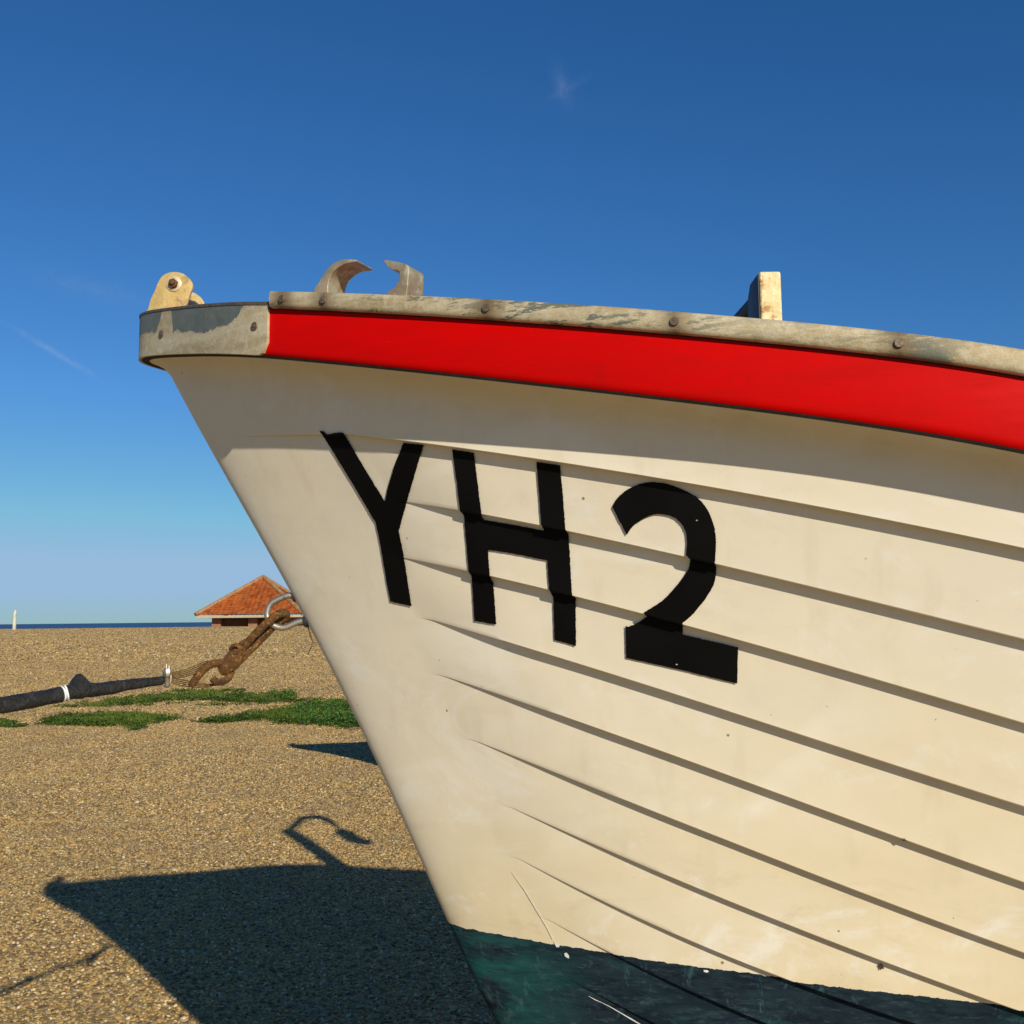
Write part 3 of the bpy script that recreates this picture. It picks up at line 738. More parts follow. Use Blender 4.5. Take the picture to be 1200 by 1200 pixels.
drape('mud_spot', [(1056.5,982.5),(1060,982),(1062.5,985),(1058,985)], M['mud'], boat, step=9, off=.0012)

# ------------------------------------------------------------ cradle sleepers under the keel (below the frame)
for n_, x in enumerate((1.1, 3.6)):
    k = MB(); k.box((x-.11, YC-.75, -.03), (x+.11, YC+.75, .16)); k.box((x-.09, YC-.3, .16), (x+.09, YC+.3, .358))
    o = k.build('timber_chock', M['timber'], None, bevel=.012)
    tag(o, ['tarred timber chock under the forward part of the cream boat keel', 'tarred timber chock under the stern end of the cream boat keel'][n_], 'chock', 'timber chocks under the boat')

# ------------------------------------------------------------ second boat farther up the shingle (throws the small dark shadow)
second = boat.copy(); COL.objects.link(second); second.location = Vector(E0)+Vector((0.0, 5.62, 0.02))
second['label'] = 'second boat hidden behind the near bow, casting the small dark pointed shadow beside the grass'
def deep(src, dst):
    for ch in [c for c in bpy.data.objects if c.parent == src]:
        if ch.name.split('.')[0] in ('letter', 'numeral', 'paint_scratch', 'paint_chip', 'mud_spot', 'ring_bolt'): continue
        c = ch.copy(); COL.objects.link(c); c.parent = dst; deep(ch, c)
deep(boat, second)

# ------------------------------------------------------------ rusty hook hanging from the ring
YH = YC-.004
hook = thing('rusty_hook', at(262, 790, YH-.01), 'brown rusty iron hook and link pulled tight through the steel bow ring', 'hook')
hookE = np.array(hook.location)
def P3(lst): return [at(u, v, YH+(q[0] if q else 0)) for u, v, *q in lst]
k = MB(); k.tube(catmull(P3([(276,771,-.004),(286,758,-.008),(300,742,-.012),(316,727,-.016),(327,719,-.012),(334,718,.0),(335,723,.012),(325,730,.012),(311,744,.010),(295,760,.008),(282,773,.005),(271,784,.0)]), 8), .0062, 12)
k.build('shank', M['rust'], hook, off=hookE)
k = MB(); k.tube(catmull(P3([(300,745,-.006),(312,733,-.013),(325,723,-.013),(333,720,-.004)]), 6), [.0035]*19, 8); k.build('strap', M['rust'], hook, off=hookE)
k = MB(); k.tube(catmull(P3([(290,752,0),(280,764,0),(272,774,0),(264,783,0),(258,787,0)]), 6), [.0075+.006*math.sin(i/24*math.pi) for i in range(25)], 12)
k.tube(catmull(P3([(270,761,-.008),(273,757,-.014),(278,756,-.015),(281,760,-.014),(277,765,-.012),(272,766,-.01)]), 5), .0032, 8)
k.build('shackle', M['rust'], hook, off=hookE)
k = MB(); pts = catmull(P3([(268,775,-.004),(258,777,-.006),(248,778,-.006),(239,784,-.006),(232,792,-.006),(227,799,-.006),(222,803.5,-.006)]), 7)
k.tube(pts, [.0055+.0012*math.sin(i/len(pts)*math.pi) if i < len(pts)-5 else .0055-.0007*(i-len(pts)+5) for i in range(len(pts))], 12)
k.build('hook_bill', M['rust'], hook, off=hookE)
k = MB(); k.tube(catmull(P3([(266,782,.006),(270,789,.004),(267,795,.0),(260,799,-.002),(253,799,-.003),(249,795,-.003)]), 7), .0058, 12)
k.build('eye', M['rust'], hook, off=hookE)

# ------------------------------------------------------------ taped winch cable
cab_px = [(190,797.5,1.60,.0066),(170,800,1.57,.0074),(150,802.5,1.54,.0084),(130,806,1.51,.0096),(110,808.5,1.48,.0100),(95,808,1.46,.0108),(82,811,1.44,.0104),(70,814,1.43,.0106),(45,819,1.40,.0108),(20,823.5,1.375,.0108),(0,827,1.36,.0108)]
c0 = at(190, 797.5, 1.6); cable = thing('winch_cable', c0, 'steel winch cable wrapped in wrinkled black tape with a white tie', 'cable')
cE = np.array(c0); pts = [at(u, v, y) for u, v, y, r in cab_px]; rr = [r for *_, r in cab_px]
d = pts[-1]-pts[-2]; d /= np.linalg.norm(d)
for q in (.3, .8, 1.6, 2.6): pts.append(pts[10]+d*q+np.array([0, 0, -.02*q*q*.5])); rr.append(.0108)
CP = catmull(pts, 14); CR = np.interp(np.linspace(0, len(pts)-1, len(CP)), range(len(pts)), rr)
k = MB(); n_ = 18; vs = []
for i, p in enumerate(CP):
    t = CP[min(i+1, len(CP)-1)]-CP[max(i-1, 0)]; t /= np.linalg.norm(t); up = np.array([0, 0, 1.])-t*t[2]; up /= np.linalg.norm(up); w_ = np.cross(t, up)
    for q in range(n_):
        a = 2*math.pi*q/n_
        r = CR[i]*(1+.022*math.sin(i*1.1+a*2)+.035*math.sin(i*.33-a*2+1)+.015*math.sin(i*2.3+a))
        b = max(0., 1-abs(i-71)/9.)
        r += b*(.0125*max(math.cos(a-.25), 0)**1.6+.003*max(math.cos(a+2.8), 0))
        vs.append(p+r*(math.cos(a)*up+math.sin(a)*w_))
k.add(vs, [(i*n_+q, i*n_+(q+1) % n_, (i+1)*n_+(q+1) % n_, (i+1)*n_+q) for i in range(len(CP)-1) for q in range(n_)]+[tuple(range(n_))])
wrap = k.build('tape_wrap', M['tape'], cable, off=cE, angle=60)
for u0, v0, u1, v1 in ((69.5, 806, 73, 821), (75.5, 804.5, 79.5, 820)):
    a = at((u0+u1)/2, (v0+v1)/2, 1.435); i = int(np.argmin([np.linalg.norm(a-p) for p in CP])); t = CP[i+1]-CP[i-1]; t /= np.linalg.norm(t)
    k = MB(); k.tube([CP[i]-t*.0012, CP[i]+t*.0012], [CR[i]*1.1]*2, 20); k.build('cable_tie', M['tie'], wrap, off=cE)
k = MB()
cc = [at(196, v, 1.6) for v in (779, 805)]
k.tube([at(195.7, 803.5, 1.597), at(196.2, 793, 1.594)], [.0040, .0046], 14)
k.tube([at(196.2, 793, 1.594), at(196.2, 790.5, 1.594), at(196, 785, 1.594), at(196, 783.5, 1.594)], [.0046, .0058, .0058, .0045], 6)
k.tube([at(195, 783, 1.594), at(195, 778.5, 1.594)], .0019, 8); k.tube([at(198, 784, 1.60), at(198, 779.5, 1.60)], .0019, 8)
k.tube(catmull([at(192, 786, 1.6), at(191.5, 795, 1.6), at(193, 803, 1.6), at(197, 804, 1.6), at(200, 797, 1.6), at(199.5, 787, 1.6)], 5), .0022, 8)
k.build('wire_clamp', M['steel'], cable, off=cE)
k = MB()
for j in range(5):     # strands: splayed loop from the clamp to the hook
    k.tube(catmull([at(199, 789+j*1.3, 1.6), at(211, 786.5+j*1.9, 1.615), at(226, 781.5+j*2.2, 1.63), at(240, 775.5+j*1.9, YH-.004), at(250+j, 774+j*1.2, YH+.008)], 5), .00095, 5)
for j in range(4):
    k.tube(catmull([at(199, 795+j*1.4, 1.6), at(212, 796.5+j*2.3, 1.61), at(226, 799.5+j*1.9, YH-.004), at(240, 801.5+j*1.4, YH+.002), at(251+j*.6, 802.5, YH+.008)], 5), .00095, 5)
k.build('wire_strand', M['wire'], cable, off=cE)
# winch post that the cable runs to (left of the frame)
wp = CP[-1]; k = MB(); g = float(zg(wp[0], wp[1]))
k.tube([(wp[0]-.08, wp[1]-.05, g-.1), (wp[0]-.08, wp[1]-.05, wp[2]+.18)], .06, 20); k.disc((wp[0]-.08, wp[1]-.05, wp[2]+.18), (0, 0, 1), .07, .02)
tag(k.build('winch_post', M['darkmetal'], None, bevel=.004), 'dark steel winch post at the end of the taped cable', 'post')
# dry stalk caught under the ring bolt
k = MB(); k.tube(catmull([at(361, 735, YC), at(364, 745, YC-.01), at(366.5, 751, YC-.015), at(369, 753, YC-.015)], 4), [.0012]*13, 6)
k.tube(catmull([at(366.5, 751, YC-.015), at(364, 760, YC-.015), at(361, 767, YC-.012)], 4), [.0008]*9, 5)
o = k.build('frayed_twine', M['wire'], None); tag(o, 'short brown wisp of frayed twine clinging to the stem just below the steel ring', 'twine')

# ------------------------------------------------------------ ground
def gspace(lo, hi, step, out_lo, out_hi):
    a = list(np.arange(lo, hi+1e-6, step)); st = step
    x = a[-1]
    while x < out_hi: st *= 1.22; x += st; a.append(x)
    st = step; x = a[0]
    while x > out_lo: st *= 1.22; x -= st; a.insert(0, x)
    return np.array(a)
gx = gspace(-9, 6, .2, -2500, 2500); gy = np.concatenate([gspace(1, 16, .2, -2500, 16)[:], np.arange(16.4, 130, .9)])
gy = np.unique(np.round(gy, 4)); X_, Y_ = np.meshgrid(gx, gy); Z_ = zg(X_, Y_)
far = smooth((np.abs(X_)-60)/200); 
mb = MB(); nx = len(gx); mb.v = [tuple(p) for p in np.stack([X_.ravel(), Y_.ravel(), Z_.ravel()], 1).tolist()]
mb.f = [(j*nx+i, j*nx+i+1, (j+1)*nx+i+1, (j+1)*nx+i) for j in range(len(gy)-1) for i in range(nx-1)]
PAL = [(0.0, (0.046, 0.027, 0.01)), (0.14, (0.134, 0.078, 0.022)), (0.3, (0.278, 0.165, 0.044)), (0.47, (0.422, 0.265, 0.074)), (0.62, (0.34, 0.235, 0.088)), (0.72, (0.515, 0.345, 0.108)), (0.82, (0.206, 0.175, 0.108)), (0.91, (0.484, 0.27, 0.052)), (0.97, (.64, .52, .30))]
def m_shingle():
    t = NT('shingle_ground'); t.tc
    pos = t.tc.outputs['Object']
    def cells(sc, loc=(0, 0, 0)):
        v = t.n('ShaderNodeTexVoronoi'); v.inputs['Scale'].default_value = sc; v.inputs['Randomness'].default_value = 1
        t.l(t.vec((1, 1, 1), loc=loc), v.inputs['Vector']); c = t.n('ShaderNodeSeparateColor'); t.l(v.outputs['Color'], c.inputs[0])
        return t.ramp(c.outputs[0], PAL), v.outputs['Distance']
    c1, d1 = cells(70); c2, d2 = cells(26, (3, 1, 0)); c3, d3 = cells(9, (7, 2, 0))
    Yp = t.xyz()[1]
    f2 = t.ramp(t.math('MULTIPLY', Yp, .02), [(.16, .0), (.5, .62)]); f3 = t.ramp(t.math('MULTIPLY', Yp, .02), [(.35, .0), (.85, .45)])
    col = t.mix(f2, c1, c2); col = t.mix(f3, col, c3)
    # damp / sandy drifts in the shingle
    dn = t.noise(.35, 5, .6, v=t.vec((.6, 1.6, 1)))
    col = t.mix(.30, col, (.40, .265, .105)); col = t.mix(t.math('MULTIPLY', t.ramp(dn, [(.42, 0.), (.62, 1.)]), .18), col, (.28, .195, .09))
    hgt = t.math('SUBTRACT', 1, t.math('MULTIPLY', d1, 1.4)); t.bump(t.math('ADD', hgt, t.math('MULTIPLY', t.math('SUBTRACT', 1, d2), 1.5)), .5, .006)
    return t.fin(col, .75, 0, .3)
M['shingle'] = m_shingle()
ground = mb.build('ground', M['shingle'], None, smooth_=True, angle=180); tag(ground, kind='structure')
# sea
def m_sea():
    t = NT('sea_water'); n = t.noise(.25, 6, .65, v=t.vec((.35, 1, 1)))
    col = t.ramp(n, [(.35, (.012, .045, .115)), (.7, (.022, .07, .16))]); t.bump(t.noise(.8, 5, .6, v=t.vec((.4, 1, 1))), .6, .3)
    return t.fin(col, .45, 0, .25)
mb = MB(); mb.add([(-40000, 100, -2.9), (40000, 100, -2.9), (40000, 40000, -2.9), (-40000, 40000, -2.9)], [(0, 1, 2, 3)])
tag(mb.build('sea', m_sea(), None, smooth_=False), kind='structure')
# loose pebbles lying on the near shingle
def emitter(y0, y1, name, dens, rad, label):
    e = MB(); ys = gy[(gy >= y0) & (gy <= y1)]
    for j in range(len(ys)-1):
        ya, yb = ys[j], ys[j+1]; xs_ = gx[(gx >= -.62*yb-.5) & (gx <= .12*yb+.9)]
        P = [(x, y, float(zg(x, y))+rad*.1) for y in (ya, yb) for x in xs_]; n = len(xs_)
        e.add(P, [(i, i+1, n+i+1, n+i) for i in range(n-1)])
    ob = e.build(name, M['pebble'], None, smooth_=False); tag(ob, label, 'shingle', kind='stuff')
    ng = bpy.data.node_groups.new(name, 'GeometryNodeTree'); ng.interface.new_socket('Geometry', in_out='INPUT', socket_type='NodeSocketGeometry'); ng.interface.new_socket('Geometry', in_out='OUTPUT', socket_type='NodeSocketGeometry')
    N = ng.nodes.new; gi = N('NodeGroupInput'); go = N('NodeGroupOutput'); dp = N('GeometryNodeDistributePointsOnFaces'); dp.inputs['Density'].default_value = dens
    ic = N('GeometryNodeMeshIcoSphere'); ic.inputs['Radius'].default_value = rad; ic.inputs['Subdivisions'].default_value = 2
    ss = N('GeometryNodeSetShadeSmooth'); sm = N('GeometryNodeSetMaterial'); sm.inputs['Material'].default_value = M['pebble']
    ip = N('GeometryNodeInstanceOnPoints'); r1 = N('FunctionNodeRandomValue'); r1.data_type = 'FLOAT_VECTOR'; r1.inputs[0].default_value = (-.5, -.5, 0); r1.inputs[1].default_value = (.5, .5, 6.28)
    r2 = N('FunctionNodeRandomValue'); r2.data_type = 'FLOAT_VECTOR'; r2.inputs[0].default_value = (.45, .4, .3); r2.inputs[1].default_value = (1.35, 1.1, .75); r2.inputs['Seed'].default_value = 5
    lk = ng.links.new
    lk(gi.outputs[0], dp.inputs['Mesh']); lk(dp.outputs['Points'], ip.inputs['Points']); lk(ic.outputs['Mesh'], ss.inputs[0]); lk(ss.outputs[0], sm.inputs[0]); lk(sm.outputs[0], ip.inputs['Instance'])
    lk(r1.outputs[0], ip.inputs['Rotation']); lk(r2.outputs[0], ip.inputs['Scale']); lk(ip.outputs[0], go.inputs[0])
    md = ob.modifiers.new('pebbles', 'NODES'); md.node_group = ng
    return ob
def m_peb():
    t = NT('pebble_stone'); oi = t.n('ShaderNodeObjectInfo')
    col = t.ramp(oi.outputs['Random'], PAL); col = t.mix(t.ramp(t.noise(180, 3), [(.4, 0.), (.7, .3)]), col, (.42, .31, .16))
    ge = t.n('ShaderNodeNewGeometry'); pn = t.noise(1.1, 5, .65, v=ge.outputs['Position'])
    col = t.mix(t.ramp(pn, [(.45, 0.), (.68, .38)]), col, (.15, .115, .07)); col = t.mix(t.ramp(pn, [(.3, .3), (.45, 0.)]), col, (.46, .30, .11))
    return t.fin(col, .55, 0, .4)
M['pebble'] = m_peb()
emitter(2.6, 7.0, 'shingle', 4400, .0084, 'small golden brown pebbles covering the beach around the boat shadow')
emitter(2.6, 9.0, 'shingle', 40, .0155, 'scattered larger stones lying among the small beach pebbles')
emitter(7.0, 13.6, 'shingle', 2300, .0106, 'small golden brown pebbles of the beach farther back by the grass')
emitter(13.4, 24.6, 'shingle', 800, .0170, 'golden brown pebbles on the rising beach behind the grass')
emitter(24.2, 47.5, 'shingle', 230, .031, 'golden brown pebbles on the crest of the beach below the sea horizon')

# ------------------------------------------------------------ grass and leafy plants
def m_leaf(name, a, b):
    t = NT(name); oi = t.n('ShaderNodeAttribute', attribute_name='tint')
    col = t.ramp(oi.outputs['Fac'], [(0, a), (1, b)]); t.l(col, t.b.inputs['Base Color']); t.b.inputs['Roughness'].default_value = .55; t.b.inputs['Specular IOR Level'].default_value = .3
    tr = t.n('ShaderNodeBsdfTranslucent'); t.l(col, tr.inputs[0]); mx = t.n('ShaderNodeMixShader'); mx.inputs[0].default_value = .25
    t.l(t.b.outputs[0], mx.inputs[1]); t.l(tr.outputs[0], mx.inputs[2]); t.l(mx.outputs[0], t.out.inputs[0]); return t.m
M['grass'] = m_leaf('creeping_grass', (.03, .07, .008), (.16, .21, .03)); M['leaf'] = m_leaf('fleshy_leaf', (.045, .12, .015), (.15, .27, .04))
def blades(polys, name, mat, hgt, wid, leafy=False, parent=None, off=None):
    vs = []; fs = []; tint = []
    for poly, num, hh in polys:
        P = np.array(poly, float); (x0, y0), (x1, y1) = P.min(0), P.max(0); n = 0
        cen = P.mean(0)
        while n < num:
            q = (rng.uniform(x0, x1), rng.uniform(y0, y1)); n += 1
            if not inside(q, poly): continue
            dd = segd(q, poly)
            g = np.array(gr_cache(*q))
            nz = math.sin(g[0]*5.3+3*math.sin(g[1]*2.1))+math.sin(g[0]*11.7-g[1]*4.3+1.7*math.sin(g[0]*3.1))*.8+math.sin(g[1]*9.1+g[0]*2.2)*.5
            if rng.random() > .12+dd/3.2+(.28*nz if dd < 4 else .1*nz): continue
            g[:2] += rng.normal(0, .03, 2); g[2] = float(zg(g[0], g[1]))
            k = min(1, .35+dd/5); clump = .5+.5*math.sin(g[0]*3.1+2*math.sin(g[1]*1.3)); h = hgt*hh*k*rng.uniform(.3, 1.2)*(.45+.8*clump+.12*nz); ang = rng.uniform(0, 6.28); lean = rng.uniform(.2, 1.0)*h
            dr = np.array([math.cos(ang), math.sin(ang), 0]); sd = np.array([-dr[1], dr[0], 0])*wid*rng.uniform(.6, 1.3)
            b = len(vs); tv = float(np.clip(rng.normal(.35+.3*clump, .22), 0, 1))
            if leafy:
                z0 = rng.uniform(0, 1)*h*1.2; c = g+np.array([0, 0, z0]); up = np.array([0, 0, rng.uniform(-.2, .7)])
                dv = (dr+up)*wid*2.2*rng.uniform(.7, 1.2)
                vs += [c, c+dv*.35+sd, c+dv, c+dv*.35-sd]; fs += [(b, b+1, b+2, b+3)]; tint += [tv]*4
            else:
                tip = g+dr*lean+np.array([0, 0, h])
                vs += [g-sd, g+sd, (g+tip)/2+sd*.8+[0, 0, h*.15], tip, (g+tip)/2-sd*.8+[0, 0, h*.15]]; fs += [(b, b+1, b+2, b+3, b+4)]; tint += [tv]*5
    me = bpy.data.meshes.new(name); o = np.zeros(3) if off is None else np.array(off)
    me.from_pydata([tuple(np.array(p)-o) for p in vs], [], fs); a = me.attributes.new('tint', 'FLOAT', 'POINT'); a.data.foreach_set('value', np.array(tint, dtype=np.float32))
    me.materials.append(mat); ob = bpy.data.objects.new(name, me); COL.objects.link(ob)
    if parent: ob.parent = parent
    return ob
_U = np.arange(-60, 521, 20.); _V = np.arange(798, 866, 2.); _G = np.array([[gr(u, v) for v in _V] for u in _U])
def gr_cache(u, v):
    a = np.clip((u+60)/20, 0, len(_U)-1.001); b = np.clip((v-798)/2, 0, len(_V)-1.001); i, j = int(a), int(b); a -= i; b -= j
    return (_G[i, j]*(1-a)*(1-b)+_G[i+1, j]*a*(1-b)+_G[i, j+1]*(1-a)*b+_G[i+1, j+1]*a*b)
gp = [([(60,829),(110,824),(165,817),(195,811),(240,809),(300,813),(330,818),(345,822),(400,822),(400,826),(330,825),(300,824),(240,822),(200,822),(150,827),(105,830)], 11000, .8),
      ([(44,848),(58,841),(90,838),(130,837),(180,839),(216,843),(195,847),(160,850),(120,852),(70,852)], 7000, .85),
      ([(235,848),(255,843),(275,842),(285,836),(320,834),(350,826),(420,824),(520,826),(520,850),(400,852),(345,849),(300,846),(262,848)], 11000, .9),
      ([(-60,846),(0,845),(40,849),(20,852),(-60,852)], 1800, .5), ([(145,852),(168,852),(162,856),(150,856)], 500, .5), ([(-50,832),(60,828),(60,831),(-50,836)], 1400, .5)]
def clumps(polys, name, mat, parent=None, off=None):
    vs = []; fs = []; tint = []
    for poly, num, rad_, hgt in polys:
        P = np.array(poly, float); (x0, y0), (x1, y1) = P.min(0), P.max(0); n = 0
        while n < num:
            q = (rng.uniform(x0, x1), rng.uniform(y0, y1))
            if not inside(q, poly): continue
            n += 1; c = np.array(gr_cache(*q)); R_ = rad_*rng.uniform(.5, 1.3); hh = hgt*rng.uniform(.4, 1.3); tc = rng.normal(.4, .18)
            for j in range(int(70*(R_/rad_)**1.5)):
                a = rng.uniform(0, 6.283); rr_ = R_*math.sqrt(rng.random()); p = c+[rr_*math.cos(a), rr_*math.sin(a), 0]
                p[2] = float(zg(p[0], p[1]))+hh*(1-(rr_/R_)**2)*rng.uniform(.35, 1.05)
                a += rng.normal(0, .7); el_ = rng.uniform(-.3, .9); dv = np.array([math.cos(a)*math.cos(el_), math.sin(a)*math.cos(el_), math.sin(el_)])*rng.uniform(.018, .036)
                sd = np.cross(dv, [rng.normal(0, .3), rng.normal(0, .3), 1.]); sd = sd/np.linalg.norm(sd)*np.linalg.norm(dv)*rng.uniform(.28, .5)
                b = len(vs); vs += [p, p+dv*.5+sd, p+dv, p+dv*.5-sd]; fs.append((b, b+1, b+2, b+3)); tint += [float(np.clip(tc+rng.normal(0, .2), 0, 1))]*4
    me = bpy.data.meshes.new(name); o = np.zeros(3) if off is None else np.array(off)
    me.from_pydata([tuple(np.array(p)-o) for p in vs], [], fs); a = me.attributes.new('tint', 'FLOAT', 'POINT'); a.data.foreach_set('value', np.array(tint, dtype=np.float32))
    me.materials.append(mat); ob = bpy.data.objects.new(name, me); COL.objects.link(ob)
    if parent: ob.parent = parent
    return ob
M['cover'] = m_leaf('low_ground_cover', (.022, .060, .006), (.16, .23, .022))
gc = clumps([(gp[0][0], 190, .13, .07), (gp[1][0], 150, .12, .07), (gp[2][0], 200, .13, .085), ([(-60,844),(0,843),(44,848),(20,853),(-60,853)], 40, .09, .03), ([(60,832),(110,826),(200,806),(300,808),(345,818),(420,820),(420,829),(200,827)], 70, .10, .05), ([(230,846),(270,838),(300,838),(260,850)], 22, .11, .06), ([(145,850),(168,850),(166,857),(148,857)], 9, .08, .03)], 'ground_cover', M['cover'])
tag(gc, 'dark green leafy mats among the grass strips on the shingle', 'ground cover', kind='stuff')
gb = blades(gp, 'grass', M['grass'], .085, .0065); tag(gb, 'low green creeping grass in long patches on the shingle', 'grass', kind='stuff')
for i, (poly, num, hh, lab) in enumerate([
    ([(312,820),(315,815),(325,812),(340,813),(348,819),(345,822),(325,822)], 4200, .8, 'small low leafy green plant between the two grass strips'),
    ([(335,850),(345,838),(362,831),(385,829),(410,828),(432,830),(450,838),(450,852),(420,855),(380,855),(350,853)], 24000, 1.0, 'broad leafy green plant clump beside the stem of the boat')]):
    cxy = gr_cache(*np.mean(np.array(poly), axis=0)); r = thing('leafy_plant', cxy, lab, 'plant', 'leafy plants on the shingle')
    clumps([(poly, 26 if i == 0 else 150, .13, .13 if i == 0 else .17)], 'leaves', M['leaf'], r, cxy)
    for q in range(5):
        k = MB(); a = rng.uniform(0, 6.28); p = np.array(cxy)+[rng.normal(0, .2), rng.normal(0, .2), -.01]; p[2] = float(zg(p[0], p[1]))
        k.tube([p, p+[math.cos(a)*.03, math.sin(a)*.03, .07]], .003, 5)
        k.build('stem', M['leaf'], r, off=cxy)

# ------------------------------------------------------------ shelter with tiled hipped roof beyond the crest
YS = 58.; e1 = at(229, 721.5, YS); e2 = at(377, 721.5, YS); ap = at(303, 677, YS+4.2); wv = e2[0]-e1[0]; ez = e1[2]
hw = 3.05; cx = e1[0]+hw; gz = float(zg(cx, YS+4))-.1; cy = YS+hw
ap = np.array([cx, cy, at(303, 677, cy)[2]])
sh = thing('beach_shelter', (cx, cy, gz), 'brick shelter with an orange pantiled hipped roof behind the shingle crest', 'shelter')
sE = np.array([cx, cy, gz])
def m_tile():
    t = NT('clay_pantile'); v = t.tc.outputs['UV']; X, Y, Z = t.xyz(v)
    n = t.noise(2.2, 6, .7); cn = t.n('ShaderNodeTexVoronoi'); cn.inputs['Scale'].default_value = 4.2; t.l(v, cn.inputs['Vector']); cs = t.n('ShaderNodeSeparateColor'); t.l(cn.outputs['Color'], cs.inputs[0])
    col = t.ramp(cs.outputs[0], [(0, (.24, .055, .012)), (.35, (.33, .080, .016)), (.75, (.42, .115, .022)), (1, (.31, .10, .028))])
    col = t.mix(t.ramp(n, [(.58, 0.), (.7, .6)]), col, (.30, .26, .10))
    return t.fin(col, .85, 0, .2)
def m_brick():
    t = NT('red_brick'); b = t.n('ShaderNodeTexBrick'); t.l(t.vec((1, 1, 1), rot=(math.pi/2, 0, 0)), b.inputs[0]); b.inputs['Scale'].default_value = 4.4
    b.inputs['Color1'].default_value = (.30, .11, .045, 1); b.inputs['Color2'].default_value = (.22, .075, .03, 1); b.inputs['Mortar'].default_value = (.3, .25, .18, 1); b.inputs['Mortar Size'].default_value = .015
    return t.fin(b.outputs[0], .9)
M['tile'] = m_tile(); M['brick'] = m_brick(); M['fascia'] = m_simple('pale_fascia_board', (.46, .38, .25), (.36, .29, .18), 3, .6); M['whitewood'] = m_simple('bleached_post_wood', (.6, .56, .42), (.46, .42, .3), 6, .7); M['dark'] = m_simple('dark_recess_shade', (.085, .035, .016), (.12, .05, .022), 3, .8)
cor = [np.array([cx+a*hw, cy+b*hw, ez+.0]) for a, b in ((-1, -1), (1, -1), (1, 1), (-1, 1))]
rd = .28
roofm = bpy.data.meshes.new('roof'); vs = []; fs = []; uvs = []
for q in range(4):
    A, B = cor[q], cor[(q+1) % 4]; R1 = ap+(A-B)/np.linalg.norm(A-B)*rd*.0; mid = (A+B)/2
    along = (B-A)/np.linalg.norm(B-A); NU, NV = 96, 22; W = np.linalg.norm(B-A); slope = ap-mid; SLn = np.linalg.norm(slope); nr = np.cross(along, slope/SLn); nr = nr if nr[2] > 0 else -nr
    base_ = len(vs)
    for j in range(NV+1):
        for st_ in (0, 1):
            tt = j/NV; 
            for i in range(NU+1):
                f = (i/NU-.5); p = mid+along*W*f*(1-tt)+slope*tt
                x = (f*(1-tt))*W
                hgt = .035*abs(math.sin(x*math.pi/.27)) + (.045 if st_ == 1 else 0.)
                vs.append(p+nr*hgt*(1-tt**8)); uvs.append((x+q*17, tt*SLn))
    m = NU+1
    for j in range(NV):
        for i in range(NU):
            a = base_+(2*j+1)*m+i; b = base_+(2*j+2)*m+i; fs.append((a, a+1, b+1, b))
            c = base_+(2*j+2)*m+i; d_ = base_+(2*j+3)*m+i
            if 2*j+3 <= 2*NV+1: fs.append((c, c+1, d_+1, d_))
roofm.from_pydata([tuple(np.array(p)-sE) for p in vs], [], fs); ul = roofm.uv_layers.new(name='UVMap')
for lp in roofm.loops: ul.data[lp.index].uv = uvs[lp.vertex_index]
roofm.materials.append(M['tile']); roof = bpy.data.objects.new('roof', roofm); COL.objects.link(roof); roof.parent = sh
k = MB()
for q in range(4):
    k.tube([cor[q]+[0, 0, .05], cor[q]*.5+ap*.5+[0, 0, .07], ap+[0, 0, .06]], [.13, .12, .12], 8)
k.build('hip_tile', m_simple('lichen_hip_tile', (.27, .10, .035), (.34, .20, .08), 2.5, .85, c3=(.34, .28, .15)), roof, off=sE)
k = MB(); th = .05
for q in range(4):
    A, B = cor[q], cor[(q+1) % 4]; dn = (A+B)/2-np.array([cx, cy, ez]); dn[2] = 0; dn /= np.linalg.norm(dn); al = (B-A)/np.linalg.norm(B-A)
    k.prism([A-dn*.03+[0, 0, -.14], B-dn*.03+[0, 0, -.14], B-dn*.03+[0, 0, -.01], A-dn*.03+[0, 0, -.01]], -dn*th)
k.build('fascia', M['fascia'], sh, off=sE)
k = MB(); ins = .72; wx0, wx1 = cx-hw+ins, cx+hw-ins; wy0, wy1 = cy-hw+ins, cy+hw-ins
k.box((wx0, wy0, gz-.5), (wx0+.5, wy0+.35, ez-.1)); k.box((wx1-.5, wy0, gz-.5), (wx1, wy0+.35, ez-.1))
k.box((cx-.25, wy0, gz-.5), (cx+.25, wy0+.35, ez-.1))
k.box((wx0, wy0+.35, gz-.5), (wx0+.25, wy1, ez-.1)); k.box((wx1-.25, wy0+.35, gz-.5), (wx1, wy1, ez-.1)); k.box((wx0+.25, wy1-.25, gz-.5), (wx1-.25, wy1, ez-.1))
k.box((wx0+.5, wy0+.02, gz-.5), (cx-.25, wy0+.3, gz+.55)); k.box((cx+.25, wy0+.02, gz-.5), (wx1-.5, wy0+.3, gz+.55))
k.build('wall', M['brick'], sh, off=sE)
k = MB(); k.box((wx0+.5, wy0+.32, gz+.4), (wx1-.5, wy0+.40, ez-.1)); k.build('recess_shade', M['dark'], sh, off=sE)  # dark panel paints the shade inside the open front
k = MB(); k.box((cx-hw+.06, cy-hw+.06, ez-.12), (cx+hw-.06, cy+hw-.06, ez-.08)); k.build('soffit', M['fascia'], sh, off=sE)

# ------------------------------------------------------------ pale post on the crest, far left
pp = at(16.5, 739, 44.); gz2 = float(zg(pp[0], 44.)); k = MB(); topz = at(16.5, 715, 44.)[2]
k.tube([(pp[0], 44., gz2-.2), (pp[0], 44., topz-.15), (pp[0]+.03, 44., topz-.05), (pp[0]+.01, 44., topz)], [.075, .07, .055, .03], 10)
tag(k.build('marker_post', M['whitewood'], None), 'slim pale wooden post on the shingle crest at the far left', 'post')

